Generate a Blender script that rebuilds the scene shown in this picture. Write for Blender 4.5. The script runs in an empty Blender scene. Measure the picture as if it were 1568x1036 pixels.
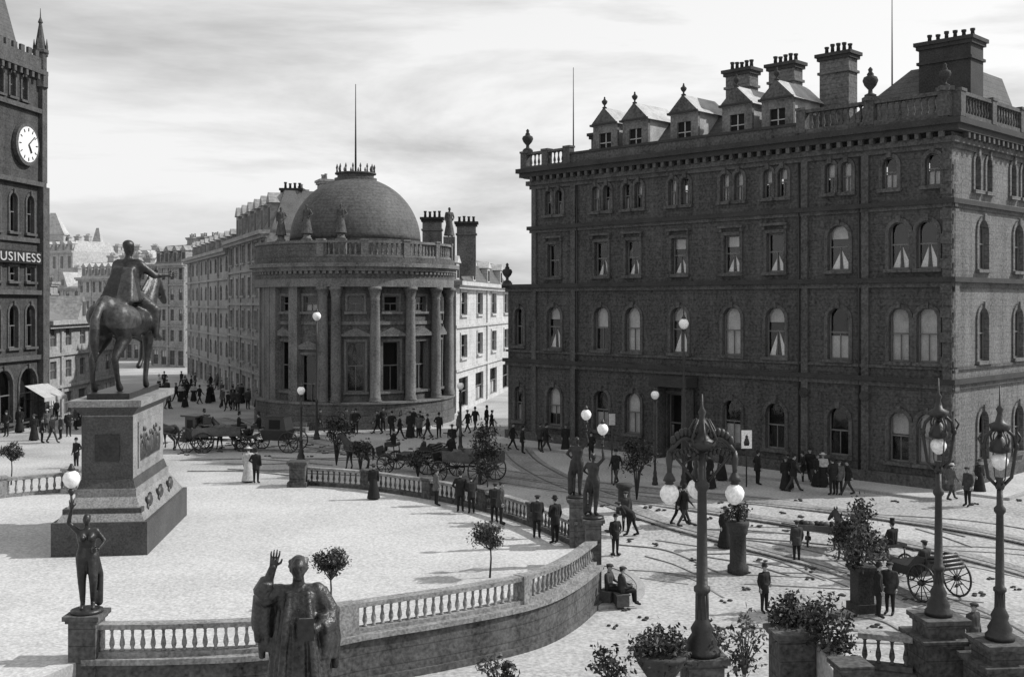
import bpy, math, random
from mathutils import Vector, Matrix, noise
R=random.Random(7)
pi=math.pi
scene=bpy.context.scene
# ------------------------------------------------------------------ site survey
H=9.5; F=1700.0; HZ=465.0; CX=784.0
def terrain(x,y):
    t=max(0.0,min(1.0,(54.0-y)/14.0)); t=t*t*(3-2*t)
    return -1.3*t
def S(bx,by,z=None):
    """bearing/depression reading -> spot on the ground"""
    zz=0.0 if z is None else z
    for i in range(30):
        D=(H-zz)*F/(by-HZ); X=(bx-CX)/F*D
        if z is None: zz=zz*0.5+0.5*terrain(X,D)
    return Vector((X,D,zz))
# ------------------------------------------------------------------ materials
def mat(name,base,var=0.25,scale=1.5,rough=0.85,course=0.0,cd=0.55,bump=0.2,grain=0.25,gs=14.0,metal=0.0,spec=0.3,streak=0.0):
    m=bpy.data.materials.new(name); m.use_nodes=True
    nt=m.node_tree; N=nt.nodes; L=nt.links
    b=N["Principled BSDF"]; b.inputs["Roughness"].default_value=rough
    b.inputs["Metallic"].default_value=metal
    b.inputs["Specular IOR Level"].default_value=spec
    tc=N.new("ShaderNodeTexCoord")
    n1=N.new("ShaderNodeTexNoise"); n1.inputs["Scale"].default_value=scale; n1.inputs["Detail"].default_value=6
    n2=N.new("ShaderNodeTexNoise"); n2.inputs["Scale"].default_value=gs; n2.inputs["Detail"].default_value=3
    L.new(tc.outputs["Object"],n1.inputs["Vector"]); L.new(tc.outputs["Object"],n2.inputs["Vector"])
    def M(op,a,c):
        k=N.new("ShaderNodeMath"); k.operation=op
        for i,q in enumerate((a,c)):
            if isinstance(q,(int,float)): k.inputs[i].default_value=q
            else: L.new(q,k.inputs[i])
        return k.outputs[0]
    a=M('MULTIPLY',M('SUBTRACT',n1.outputs["Fac"],0.5),var*4)
    g=M('MULTIPLY',M('SUBTRACT',n2.outputs["Fac"],0.5),grain*4)
    f=M('ADD',M('ADD',a,g),1.0)
    if streak>0:
        mp=N.new("ShaderNodeMapping"); mp.inputs["Scale"].default_value=(1.6,1.6,.18); L.new(tc.outputs["Object"],mp.inputs[0])
        n3=N.new("ShaderNodeTexNoise"); n3.inputs["Scale"].default_value=1.0; n3.inputs["Detail"].default_value=4; L.new(mp.outputs[0],n3.inputs["Vector"])
        f=M('ADD',f,M('MULTIPLY',M('SUBTRACT',n3.outputs["Fac"],0.5),streak*4))
    if course>0:
        sp=N.new("ShaderNodeSeparateXYZ"); L.new(tc.outputs["Object"],sp.inputs[0])
        fr=M('FRACT',M('DIVIDE',sp.outputs["Z"],course),0.0)
        ln=M('LESS_THAN',fr,0.035/course)
        f=M('MULTIPLY',f,M('SUBTRACT',1.0,M('MULTIPLY',ln,cd)))
    f=M('MAXIMUM',f,0.12)
    v=M('MULTIPLY',f,base)
    cb=N.new("ShaderNodeCombineColor")
    for i in range(3): L.new(v,cb.inputs[i])
    L.new(cb.outputs[0],b.inputs["Base Color"])
    if bump>0:
        bp=N.new("ShaderNodeBump"); bp.inputs["Strength"].default_value=bump; bp.inputs["Distance"].default_value=0.05
        L.new(f,bp.inputs["Height"]); L.new(bp.outputs[0],b.inputs["Normal"])
    return m
M_ground=mat("street_surface",0.35,0.3,0.22,0.95,gs=8,grain=0.4,bump=.1)
M_plaza=mat("plaza_paving",0.44,0.13,0.22,0.95,gs=11.0,grain=0.34,bump=.1)
M_kerb=mat("kerb_stone",0.30,0.2,1.5,0.9)
M_pave=mat("pavement_stone",0.42,0.15,0.6,0.9,gs=9,grain=.35,bump=.1)
M_rail=mat("tram_rail",0.07,0.2,3,0.5)
M_sett=mat("stone_setts",0.23,0.3,0.5,0.9,gs=7,grain=0.5)
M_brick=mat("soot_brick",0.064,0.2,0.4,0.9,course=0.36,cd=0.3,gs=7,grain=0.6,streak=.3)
M_trim=mat("soot_trim",0.078,0.3,1.0,0.85,gs=8,grain=0.5,streak=.25)
M_trimd=mat("dark_cornice",0.04,0.25,1.2,0.85,grain=.4)
M_stack=mat("chimney_brick",0.125,0.3,1.0,0.9,course=.3,cd=.35,gs=7,grain=.5)
M_bank=mat("bank_stone",0.095,0.28,0.5,0.85,course=0.5,cd=0.35,gs=7,grain=0.5,streak=.3)
M_bankt=mat("bank_trim",0.14,0.3,0.7,0.85,grain=.45,gs=8,streak=.25)
M_dome=mat("dome_lead",0.085,0.2,0.9,0.7,course=0.3,cd=0.35,gs=5,grain=.45)
M_light=mat("pale_stone",0.42,0.2,0.6,0.85,course=0.5,cd=0.2,gs=7,grain=.3,streak=.15)
M_haze1=mat("hazy_stone",0.27,0.22,0.4,0.95,course=0.7,cd=0.15,grain=0.35,gs=4,streak=.15)  # stone paled: aerial haze put into the base colour
M_haze2=mat("distant_hazy_stone",0.37,0.15,0.3,0.95,grain=0.25,gs=2)  # paler still, painting thicker haze on the farthest buildings
M_hazew=mat("hazy_window",0.08,0.2,0.3,0.8)  # opaque panes, lifted tone imitates haze
M_hazeww=mat("distant_hazy_window",0.20,0.2,0.3,0.9)  # farthest panes, haze painted in as a lighter grey
M_goth=mat("gothic_soot_stone",0.05,0.3,0.8,0.9,course=0.5,cd=0.3,grain=.5,gs=7,streak=.3)
M_gotht=mat("gothic_trim",0.075,0.3,1.5,0.9,grain=.45,gs=8)
M_slate=mat("roof_slate",0.08,0.3,1.5,0.6,course=0.3,cd=0.4,grain=.4)
M_slatel=mat("lead_roof",0.36,0.3,1.5,0.6)
M_room=mat("dark_interior",0.012,0.2,1,0.9,bump=0)
M_curt=mat("lace_curtain",0.85,0.1,4,0.9,bump=0)
M_blind=mat("roller_blind",0.48,0.2,2,0.9,bump=0)
M_frame=mat("sash_frame",0.14,0.15,3,0.6,bump=0)
M_framel=mat("painted_sash",0.4,0.1,3,0.6,bump=0)
M_bronze=mat("bronze",0.026,0.4,2.5,0.42,grain=0.4,gs=10,metal=0.3,spec=0.5)
M_bronzel=mat("pale_bronze",0.06,0.55,2.0,0.5,grain=0.5,gs=9,metal=0.2,spec=0.5)
M_orator=mat("statue_bronze",0.035,0.6,3.0,0.42,grain=0.7,gs=20,metal=0.3,spec=0.6,streak=.4)
M_iron=mat("cast_iron",0.02,0.3,4,0.5,spec=0.5)
M_granite=mat("polished_granite",0.06,0.3,1.0,0.55,gs=14,grain=0.5)
M_granitel=mat("pale_granite",0.21,0.25,1.0,0.7,gs=14,grain=0.45,streak=.15)
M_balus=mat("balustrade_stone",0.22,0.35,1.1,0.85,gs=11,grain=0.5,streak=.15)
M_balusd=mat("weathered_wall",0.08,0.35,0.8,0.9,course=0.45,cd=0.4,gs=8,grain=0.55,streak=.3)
M_white=mat("white_paint",0.7,0.06,1,0.6,bump=0)
M_letter=mat("faded_lettering",0.42,0.2,2,0.8,bump=0)
M_canvas=mat("awning_canvas",0.38,0.15,2,0.9,bump=0)
M_opal=mat("opal_glass",0.85,0.02,1,0.25,bump=0,spec=0.6)
M_black=mat("black_paint",0.02,0.3,3,0.4,spec=0.5)
M_wood=mat("cart_wood",0.09,0.3,3,0.8)
M_cloth=[mat("cloth_dark",0.018,0.3,5,0.95,bump=0),mat("cloth_grey",0.045,0.3,5,0.95,bump=0),mat("cloth_pale",0.42,0.2,5,0.95,bump=0),mat("cloth_mid",0.10,0.3,5,0.95,bump=0)]
M_skin=mat("skin",0.30,0.1,5,0.7,bump=0)
M_hair=mat("hair",0.03,0.1,5,0.8,bump=0)
M_coat=mat("horse_coat",0.04,0.4,2,0.6,bump=0)
M_leafs=[mat("leaf_dark",0.02,0.3,3,0.8,bump=0),mat("leaf_mid",0.05,0.3,3,0.7,bump=0),mat("leaf_light",0.11,0.3,3,0.6,bump=0)]
M_bark=mat("bark",0.05,0.3,5,0.95)
M_soil=mat("planter",0.05,0.3,3,0.9)
def glassmat():
    m=bpy.data.materials.new("window_glass"); m.use_nodes=True
    nt=m.node_tree; N=nt.nodes; L=nt.links
    N.remove(N["Principled BSDF"]); o=N["Material Output"]
    t=N.new("ShaderNodeBsdfTransparent"); t.inputs[0].default_value=(.88,.88,.88,1)
    g=N.new("ShaderNodeBsdfGlossy"); g.inputs["Roughness"].default_value=0.08
    g.inputs[0].default_value=(.9,.9,.9,1)
    tc=N.new("ShaderNodeTexCoord"); n=N.new("ShaderNodeTexNoise"); n.inputs["Scale"].default_value=0.8
    bp=N.new("ShaderNodeBump"); bp.inputs["Strength"].default_value=0.3; bp.inputs["Distance"].default_value=0.05
    L.new(tc.outputs["Object"],n.inputs["Vector"]); L.new(n.outputs["Fac"],bp.inputs["Height"]); L.new(bp.outputs[0],g.inputs["Normal"])
    mx=N.new("ShaderNodeMixShader"); mx.inputs[0].default_value=0.07
    L.new(t.outputs[0],mx.inputs[1]); L.new(g.outputs[0],mx.inputs[2]); L.new(mx.outputs[0],o.inputs[0])
    return m
M_glass=glassmat()
# ------------------------------------------------------------------ mesh builder
class MB:
    def __init__(s,T=None): s.v=[];s.f=[];s.m=[];s.sm=[];s.T=T
    def add(s,vs,fs,m,sm=False):
        o=len(s.v); T=s.T
        for p in vs: s.v.append(T(p[0],p[1],p[2]) if T else Vector(p))
        for f in fs: s.f.append([o+i for i in f]); s.m.append(m); s.sm.append(sm)
    def box(s,x0,x1,y0,y1,z0,z1,m,n=1):
        vs=[];fs=[]
        for i in range(n+1):
            x=x0+(x1-x0)*i/n
            vs+=[(x,y0,z0),(x,y1,z0),(x,y1,z1),(x,y0,z1)]
        for i in range(n):
            a=i*4;b=a+4
            for k in range(4):
                fs.append([a+k,a+(k+1)%4,b+(k+1)%4,b+k])
        fs.append([0,3,2,1]); e=n*4; fs.append([e,e+1,e+2,e+3])
        s.add(vs,fs,m)
    def frus(s,x0,x1,y0,y1,z0,a0,a1,b0,b1,z1,m):
        vs=[(x0,y0,z0),(x1,y0,z0),(x1,y1,z0),(x0,y1,z0),(a0,b0,z1),(a1,b0,z1),(a1,b1,z1),(a0,b1,z1)]
        s.add(vs,[[0,3,2,1],[4,5,6,7],[0,1,5,4],[1,2,6,5],[2,3,7,6],[3,0,4,7]],m)
    def lathe(s,cx,cy,prof,n,m,sm=True,z=0,sx=1,sy=1):
        vs=[];fs=[]
        for r,h in prof:
            for i in range(n):
                a=2*pi*i/n; vs.append((cx+r*math.cos(a)*sx,cy+r*math.sin(a)*sy,z+h))
        for j in range(len(prof)-1):
            for i in range(n):
                k=(i+1)%n
                fs.append([j*n+i,j*n+k,(j+1)*n+k,(j+1)*n+i])
        fs.append(list(range(n))[::-1]); fs.append([(len(prof)-1)*n+i for i in range(n)])
        s.add(vs,fs,m,sm)
    def tube(s,pts,rs,n,m,sm=True):
        pts=[Vector(p) for p in pts]
        if isinstance(rs,(int,float)): rs=[rs]*len(pts)
        vs=[];fs=[]
        up=None
        for i,p in enumerate(pts):
            d=(pts[min(i+1,len(pts)-1)]-pts[max(i-1,0)]).normalized()
            if up is None: up=Vector((0,0,1)) if abs(d.z)<.9 else Vector((1,0,0))
            a=d.cross(up).normalized(); b=a.cross(d).normalized(); up=b
            for k in range(n):
                t=2*pi*k/n; vs.append(p+a*math.cos(t)*rs[i]+b*math.sin(t)*rs[i])
        for j in range(len(pts)-1):
            for k in range(n):
                q=(k+1)%n; fs.append([j*n+k,j*n+q,(j+1)*n+q,(j+1)*n+k])
        fs.append(list(range(n))[::-1]); fs.append([(len(pts)-1)*n+k for k in range(n)])
        s.add(vs,fs,m,sm)
    def ell(s,c,r,m,n=10,k=7):
        if isinstance(r,(int,float)): r=(r,r,r)
        vs=[(c[0],c[1],c[2]-r[2])];fs=[]
        for j in range(1,k):
            p=-pi/2+pi*j/k
            for i in range(n):
                a=2*pi*i/n; vs.append((c[0]+r[0]*math.cos(p)*math.cos(a),c[1]+r[1]*math.cos(p)*math.sin(a),c[2]+r[2]*math.sin(p)))
        vs.append((c[0],c[1],c[2]+r[2])); e=len(vs)-1
        for i in range(n): fs.append([0,1+(i+1)%n,1+i])
        for j in range(k-2):
            for i in range(n):
                a=1+j*n; q=(i+1)%n; fs.append([a+i,a+q,a+n+q,a+n+i])
        a=1+(k-2)*n
        for i in range(n): fs.append([a+i,a+(i+1)%n,e])
        s.add(vs,fs,m,True)
    def caps(s,p0,p1,r0,r1,m):
        s.tube([p0,p1],[r0,r1],10,m); s.ell(p0,r0,m); s.ell(p1,r1,m)
    def chain(s,pts,rs,m):
        for i in range(len(pts)-1): s.caps(pts[i],pts[i+1],rs[i],rs[i+1],m)
    def sweep(s,pts,w0,w1,z0,z1,m,closed=False,zf=None):
        P=[Vector((p[0],p[1])) for p in pts]; n=len(P); vs=[];fs=[]
        for i in range(n):
            a=P[(i-1)%n] if closed or i>0 else P[i]; b=P[(i+1)%n] if closed or i<n-1 else P[i]
            d=(b-a).normalized(); nn=Vector((-d.y,d.x))
            zz=zf(P[i].x,P[i].y) if zf else 0
            for w,z in ((w0,z0),(w1,z0),(w1,z1),(w0,z1)):
                q=P[i]+nn*w; vs.append((q.x,q.y,z+zz))
        for i in range(n if closed else n-1):
            a=i*4;b=((i+1)%n)*4
            for k in range(4): fs.append([a+k,a+(k+1)%4,b+(k+1)%4,b+k])
        if not closed: fs.append([3,2,1,0]); e=(n-1)*4; fs.append([e,e+1,e+2,e+3])
        s.add(vs,fs,m)
    def mesh(s,name,org=Vector((0,0,0))):
        me=bpy.data.meshes.new(name)
        me.from_pydata([tuple(Vector(v)-org) for v in s.v],[],s.f)
        ms=[]
        for x in s.m:
            if x not in ms: ms.append(x)
        for x in ms: me.materials.append(x)
        idx={x:i for i,x in enumerate(ms)}
        me.polygons.foreach_set("material_index",[idx[x] for x in s.m])
        me.polygons.foreach_set("use_smooth",s.sm)
        me.update(); return me
def link(name,me,loc=(0,0,0),rot=0,sc=1,parent=None):
    o=bpy.data.objects.new(name,me); scene.collection.objects.link(o)
    o.location=loc; o.rotation_euler=(0,0,rot); o.scale=(sc,sc,sc)
    if parent: o.parent=parent
    return o
def group(name,parts,org=Vector((0,0,0))):
    e=bpy.data.objects.new(name,None); scene.collection.objects.link(e); e.location=org
    for k,mb in parts.items():
        if mb.v: link(k,mb.mesh(k,Vector(org)),parent=e)
    return e
def single(name,mb,org=Vector((0,0,0))):
    return link(name,mb.mesh(name,Vector(org)),loc=org)
def Tline(P0,P1):
    P0=Vector((P0[0],P0[1]));P1=Vector((P1[0],P1[1])); d=(P1-P0).normalized(); n=Vector((-d.y,d.x))
    def T(u,w,z): q=P0+d*u+n*w; return Vector((q.x,q.y,z))
    return T,(P1-P0).length
def Tat(o,ang=0,sc=1):
    o=Vector(o);c=math.cos(ang);s_=math.sin(ang)
    return lambda x,y,z: Vector((o.x+sc*(x*c-y*s_),o.y+sc*(x*s_+y*c),o.z+sc*z))
# ------------------------------------------------------------------ facade kit
def window(wb,u,w,za,zb,arch,fr=M_frame,cur=None,simple=None,mull=True):
    a=u-w/2;b=u+w/2
    if simple:
        wb.add([(a,-.2,za),(b,-.2,za),(b,-.2,zb),(a,-.2,zb)],[[0,1,2,3]],simple)
        wb.box(a,b,-.19,-.14,(za+zb)/2-.06,(za+zb)/2+.06,fr); 
        wb.box(u-.04,u+.04,-.185,-.145,za,zb,fr)
        if R.random()<.35:
            k=R.uniform(.3,.6)*(zb-za); wb.add([(a,-.195,zb-k),(b,-.195,zb-k),(b,-.195,zb),(a,-.195,zb)],[[0,1,2,3]],M_blind)
        return
    wb.add([(a-.1,-.75,za-.1),(b+.1,-.75,za-.1),(b+.1,-.75,zb+.1),(a-.1,-.75,zb+.1)],[[0,1,2,3]],M_room)
    wb.add([(a,-.24,za),(b,-.24,za),(b,-.24,zb),(a,-.24,zb)],[[0,1,2,3]],M_glass)
    wb.box(a,a+.07,-.29,-.2,za,zb,fr); wb.box(b-.07,b,-.29,-.2,za,zb,fr)
    wb.box(a+.07,b-.07,-.29,-.2,za,za+.09,fr); wb.box(a+.07,b-.07,-.29,-.2,zb-.08,zb,fr)
    mz=za+(zb-za)*.52
    wb.box(a+.07,b-.07,-.28,-.18,mz-.04,mz+.04,fr)
    if mull: wb.box(u-.025,u+.025,-.275,-.205,za+.09,mz-.04,fr)
    c=cur if cur is not None else R.choice(['n','b','v','v','h','n'])
    y=-.36; h=zb-za
    if c=='v':
        t=za+h*R.uniform(.42,.55); s1=R.uniform(.3,.42)
        wb.add([(u-.02,y,t),(a,y,za),(a+w*s1,y,za)],[[0,1,2]],M_curt)
        wb.add([(u+.02,y,t),(b,y,za),(b-w*s1,y,za)],[[0,1,2]],M_curt)
        if R.random()<.5: wb.add([(a,y-.03,zb-h*.3),(b,y-.03,zb-h*.3),(b,y-.03,zb),(a,y-.03,zb)],[[0,1,2,3]],M_blind)
    if c=='b': 
        k=R.uniform(.35,.7); wb.add([(a,y,zb-h*k),(b,y,zb-h*k),(b,y,zb),(a,y,zb)],[[0,1,2,3]],M_blind)
    if c=='h': wb.add([(a,y,za),(b,y,za),(b,y,za+h*.45),(a,y,za+h*.45)],[[0,1,2,3]],M_blind)
    if c=='f': wb.add([(a,y,za),(b,y,za),(b,y,zb),(a,y,zb)],[[0,1,2,3]],M_blind)
def facade(mb,wb,tb,U0,U1,z0,z1,ops,Mw,Mt,du=None,fr=M_frame,simple=None,rev=.3):
    xs={U0,U1}; zs={z0,z1}
    for o in ops:
        xs|={round(o[0]-o[1]/2,4),round(o[0]+o[1]/2,4)}; zs|={o[2],o[3]}
    if du:
        n=int((U1-U0)/du)
        for i in range(1,n): xs.add(round(U0+(U1-U0)*i/n,4))
    xs=sorted(xs);zs=sorted(zs)
    for i in range(len(xs)-1):
        xc=(xs[i]+xs[i+1])/2
        for j in range(len(zs)-1):
            zc=(zs[j]+zs[j+1])/2
            hole=any(abs(xc-o[0])<o[1]/2 and o[2]<zc<o[3] for o in ops)
            if not hole:
                mb.add([(xs[i],0,zs[j]),(xs[i+1],0,zs[j]),(xs[i+1],0,zs[j+1]),(xs[i],0,zs[j+1])],[[0,1,2,3]],Mw)
    for o in ops:
        u,w,za,zb,kind,dress=o[:6]; cur=o[6] if len(o)>6 else None
        a=u-w/2;b=u+w/2
        mb.add([(a,0,za),(a,0,zb),(a,-rev,zb),(a,-rev,za)],[[0,1,2,3]],Mt)
        mb.add([(b,0,za),(b,0,zb),(b,-rev,zb),(b,-rev,za)],[[0,1,2,3]],Mt)
        mb.add([(a,0,za),(b,0,za),(b,-rev,za),(a,-rev,za)],[[0,1,2,3]],Mt)
        if kind=='a':
            r=w/2; n=8; zc=zb-r
            pts=[(u-r*math.cos(pi*k/n),zc+r*math.sin(pi*k/n)) for k in range(n+1)]
            for k in range(n):
                p,q=pts[k],pts[k+1]
                mb.add([(p[0],0,p[1]),(q[0],0,q[1]),(q[0],0,zb),(p[0],0,zb)],[[0,1,2,3]],Mw)
                mb.add([(p[0],0,p[1]),(q[0],0,q[1]),(q[0],-rev,q[1]),(p[0],-rev,p[1])],[[0,1,2,3]],Mt)
                if dress:
                    e=[(u-(r+.2)*math.cos(pi*t/n),zc+(r+.2)*math.sin(pi*t/n)) for t in (k,k+1)]
                    v=[(p[0],.09,p[1]),(q[0],.09,q[1]),(e[1][0],.09,e[1][1]),(e[0][0],.09,e[0][1])]
                    v+=[(x,0.002,z) for x,_,z in v]
                    tb.add(v,[[0,1,2,3],[0,1,5,4],[3,2,6,7]],Mt)
            if dress:
                tb.box(u-.12,u+.12,.095,.2,zb-.03,zb+.32,Mt)
                tb.box(a-.2,a,.002,.09,za,zc,Mt); tb.box(b,b+.2,.002,.09,za,zc,Mt)
        else:
            mb.add([(a,0,zb),(b,0,zb),(b,-rev,zb),(a,-rev,zb)],[[0,1,2,3]],Mt)
            if dress:
                tb.box(a-.18,a,.002,.09,za,zb,Mt); tb.box(b,b+.18,.002,.09,za,zb,Mt)
                tb.box(a-.18,b+.18,.002,.11,zb,zb+.2,Mt)
            if dress=='hood':
                tb.box(a-.3,b+.3,.002,.3,zb+.42,zb+.56,Mt); tb.box(a-.25,a-.08,.002,.2,zb+.2,zb+.42,Mt); tb.box(b+.08,b+.25,.002,.2,zb+.2,zb+.42,Mt)
            if dress=='ped':
                tb.box(a-.35,b+.35,.002,.42,zb+.42,zb+.56,Mt)
                v=[(a-.38,.42,zb+.56),(b+.38,.42,zb+.56),(u,.42,zb+1.1),(a-.38,.0,zb+.56),(b+.38,0,zb+.56),(u,0,zb+1.1)]
                tb.add(v,[[0,1,2],[0,2,5,3],[1,4,5,2]],Mt)
        if dress: tb.box(a-.25,b+.25,.002,.22,za-.18,za,Mt)
        window(wb,u,w,za,zb,kind=='a',fr,cur,simple)
def baluster_prof(h): return [(x*h,y*h) for x,y in ((.11,0),(.11,.06),(.06,.1),(.12,.28),(.11,.4),(.055,.66),(.07,.8),(.06,.86),(.11,.92),(.11,1))]
def balustrade(mb,pts,z,h,m,pitch=.3,pier=0,n=8,w=.34,mp=None,zf=None,bscale=1.0,mr=None):
    mp=mp or m; mr=mr or m
    mb.sweep(pts,-w/2,w/2,z,z+h*.14,m,zf=zf); mb.sweep(pts,-w/2-.02,w/2+.02,z+h*.85,z+h,mr,zf=zf)
    P=[Vector((p[0],p[1])) for p in pts]; L=0; seg=[]
    for i in range(len(P)-1): l=(P[i+1]-P[i]).length; seg.append((L,l,P[i],P[i+1])); L+=l
    def at(s_):
        for a,l,p,q in seg:
            if s_<=a+l+1e-6: return p.lerp(q,(s_-a)/l),(q-p).normalized()
        return seg[-1][3],(seg[-1][3]-seg[-1][2]).normalized()
    T0=mb.T
    if pier:
        k=max(1,round(L/pier)); ps=[L*i/k for i in range(k+1)]
    else: ps=[]
    for s_ in ps:
        p,d=at(s_); zz=zf(p.x,p.y) if zf else 0
        mb.T=Tat((p.x,p.y,z+zz),math.atan2(d.y,d.x)) if not T0 else None
        mb.box(-.28,.28,-w/2-.05,w/2+.05,-.02,h*.98,mp); mb.box(-.32,.32,-w/2-.1,w/2+.1,h*.98,h*1.1,mp); mb.T=T0
    c=int(L/pitch); pr=baluster_prof(h*.71)
    pr=[(a*bscale,b) for a,b in pr]
    for i in range(c):
        s_=(i+.5)*L/c
        if any(abs(s_-q)<.36 for q in ps): continue
        p,d=at(s_); zz=zf(p.x,p.y) if zf else 0
        mb.lathe(p.x,p.y,pr,n,m,True,z+zz+h*.14)
def bal_local(mb,T,u0,u1,d,z,h,m,pier=4,pitch=.42,ends=True):
    p0=T(u0,d,z);p1=T(u1,d,z); T0=mb.T; mb.T=None
    balustrade(mb,[(p0.x,p0.y),(p1.x,p1.y)],z,h,m,pitch,pier,6,.36); mb.T=T0
def urn(mb,x,y,z,h,m): mb.lathe(x,y,[(a*h,b*h) for a,b in ((.2,0),(.2,.08),(.08,.14),(.07,.25),(.2,.4),(.26,.55),(.22,.66),(.1,.72),(.12,.76),(.06,.84),(.08,.92),(.02,1))],10,m,True,z)
def chimney(mb,T,u,d,w,dep,z0,z1,pots,m=None,mc=M_trimd):
    m=m or M_stack
    mb.T=T
    mb.box(u-w/2,u+w/2,d-dep/2,d+dep/2,z0,z1-.7,m)
    mb.box(u-w/2-.1,u+w/2+.1,d-dep/2-.1,d+dep/2+.1,z1-1.5,z1-1.35,m)
    mb.box(u-w/2-.12,u+w/2+.12,d-dep/2-.12,d+dep/2+.12,z1-.7,z1-.5,mc)
    mb.box(u-w/2-.22,u+w/2+.22,d-dep/2-.22,d+dep/2+.22,z1-.5,z1-.3,mc)
    for i in range(pots):
        uu=u-w/2+w*(i+.5)/pots
        p=T(uu,d,z1-.3); hh=R.uniform(.85,1.15); mb.T=None; mb.lathe(p.x,p.y,[(.13,0),(.1,.4*hh),(.14,.45*hh),(.14,.55*hh)],8,mc,True,z1-.3); mb.T=T
    mb.T=None
# ------------------------------------------------------------------ ground
g=MB()
xs=[-1500,-600,-250,-120,-80]+[-60+3*i for i in range(41)]+[80,120,250,600,1500]
ys=[-300,-60,0,8,14,20]+[24+1.5*i for i in range(28)]+[70,80,100,130,180,300,600,1200,2500]
vs=[(x,y,terrain(x,y)) for y in ys for x in xs]; nx=len(xs)
g.add(vs,[[j*nx+i,j*nx+i+1,(j+1)*nx+i+1,(j+1)*nx+i] for j in range(len(ys)-1) for i in range(nx-1)],M_ground,True)
single("ground",g)
tr=MB(); bed=MB()
def curve(pts,n=24):
    out=[];P=[Vector((p.x,p.y)) for p in pts]
    P=[P[0]*2-P[1]]+P+[P[-1]*2-P[-2]]
    for i in range(1,len(P)-2):
        for k in range(n):
            t=k/n; a,b,c,d=P[i-1],P[i],P[i+1],P[i+2]
            out.append(.5*((2*b)+(c-a)*t+(2*a-5*b+4*c-d)*t*t+(3*b-a-3*c+d)*t**3))
    out.append(P[-2]); return [(q.x,q.y) for q in out]
lines=[[S(1900,900),S(1568,822),S(1330,784),S(1120,762),S(930,744),S(760,722),S(600,695),S(470,672),S(380,640)],
       [S(1900,960),S(1568,868),S(1330,815),S(1120,782),S(930,757),S(760,732),S(600,702),S(450,675),S(330,640)],
       [S(1750,1150),S(1520,960),S(1330,880),S(1160,832),S(1010,790),S(900,752),S(830,722),S(790,690),S(770,640)]]
for k,l in enumerate(lines):
    c=curve(l)
    bed.sweep(c,-1.1,1.1,-.05,.004+.002*k,M_sett,zf=terrain)
    for off in (-.72,.72):
        tr.sweep(c,off-.05,off+.05,-.05,.013+.001*k,M_rail,zf=terrain)
single("tramway_setts",bed); single("tram_track",tr)
ru=MB()
M_rut=mat("worn_road",0.2,0.35,0.8,0.95,gs=4,grain=0.4)
for i in range(34):
    x0=R.uniform(930,1500);y0=R.uniform(775,985);dx=R.uniform(80,380)
    p=[S(x0,y0),S(x0+dx*.5,y0+R.uniform(2,14)),S(x0+dx,y0+R.uniform(10,46))]
    ru.sweep(curve(p,14),-.04,R.uniform(.0,.07),-.05,.02+.0007*i,M_rut,zf=terrain)
for i in range(18):
    x0=R.uniform(250,420);y0=R.uniform(655,725);dx=R.uniform(100,300)
    p=[S(x0,y0),S(x0+dx*.5,y0+R.uniform(-3,4)),S(x0+dx,y0+R.uniform(-5,9))]
    ru.sweep(curve(p,14),-.06,R.uniform(.0,.06),-.05,.045+.0007*i,M_rut,zf=terrain)
single("wheel_ruts",ru)
# horse dung and litter specks on the carriageway
du_=MB()
for i in range(160):
    q=S(R.uniform(900,1560),R.uniform(765,1000)) if i%2 else S(R.uniform(250,760),R.uniform(650,700))
    if q.x<-9 and q.y<57: continue
    for k in range(4): du_.ell((q.x+R.uniform(-.2,.2),q.y+R.uniform(-.2,.2),q.z+.03),(R.uniform(.05,.12),R.uniform(.05,.12),.04),M_soil,6,4)
single("road_litter",du_)
# ------------------------------------------------------------------ plaza
near=[S(132,1010,0),S(280,1008,0),S(420,1000,0),S(545,974,0),S(680,952,0),S(800,928,0),S(862,902,0),S(908,868,0)]
nearc=curve(near,8)
farp=[S(884,838,0),S(830,812,0),S(775,792,0),S(715,776,0),S(655,764,0),S(560,750,0),S(457,742,0)]
farc=curve(farp,8)
outline=[(p[0],p[1]) for p in nearc]+[(p[0],p[1]) for p in farc]
leftside=[(-22.3,56.6),(-27,54.5),(-33,45),(-31,30),(-24,26.5),(-12.5,26.5)]
poly=outline+leftside
pz=MB(); n=len(poly)
pz.add([(p[0],p[1],0.05) for p in poly],[list(range(n))],M_plaza)
pz.add([(p[0],p[1],0.05) for p in poly]+[(p[0],p[1],-1.6) for p in poly],[[i,(i+1)%n,n+(i+1)%n,n+i] for i in range(n)],M_kerb)
single("plaza_paving",pz)
wl=MB()
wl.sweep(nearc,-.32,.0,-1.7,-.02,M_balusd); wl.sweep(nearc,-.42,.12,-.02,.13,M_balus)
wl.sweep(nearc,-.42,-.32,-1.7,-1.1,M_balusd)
single("retaining_wall",wl)
nb=MB(); nb2=[(p[0],p[1]) for p in nearc]
balustrade(nb,nb2,.13,.86,M_balus,.27,0,10,.36)
def pierbox(mb,p,ang,w,z0,z1,m=M_balus,capm=None):
    mb.T=Tat((p[0],p[1],0),ang)
    mb.box(-w/2-.1,w/2+.1,-w/2-.1,w/2+.1,z0,z0+.3,m)
    mb.box(-w/2,w/2,-w/2,w/2,z0+.3,z1-.2,m); mb.box(-w/2-.06,w/2+.06,-w/2-.06,w/2+.06,z1-.2,z1-.12,m)
    mb.box(-w/2-.12,w/2+.12,-w/2-.12,w/2+.12,z1-.12,z1,capm or m); mb.T=None
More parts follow.
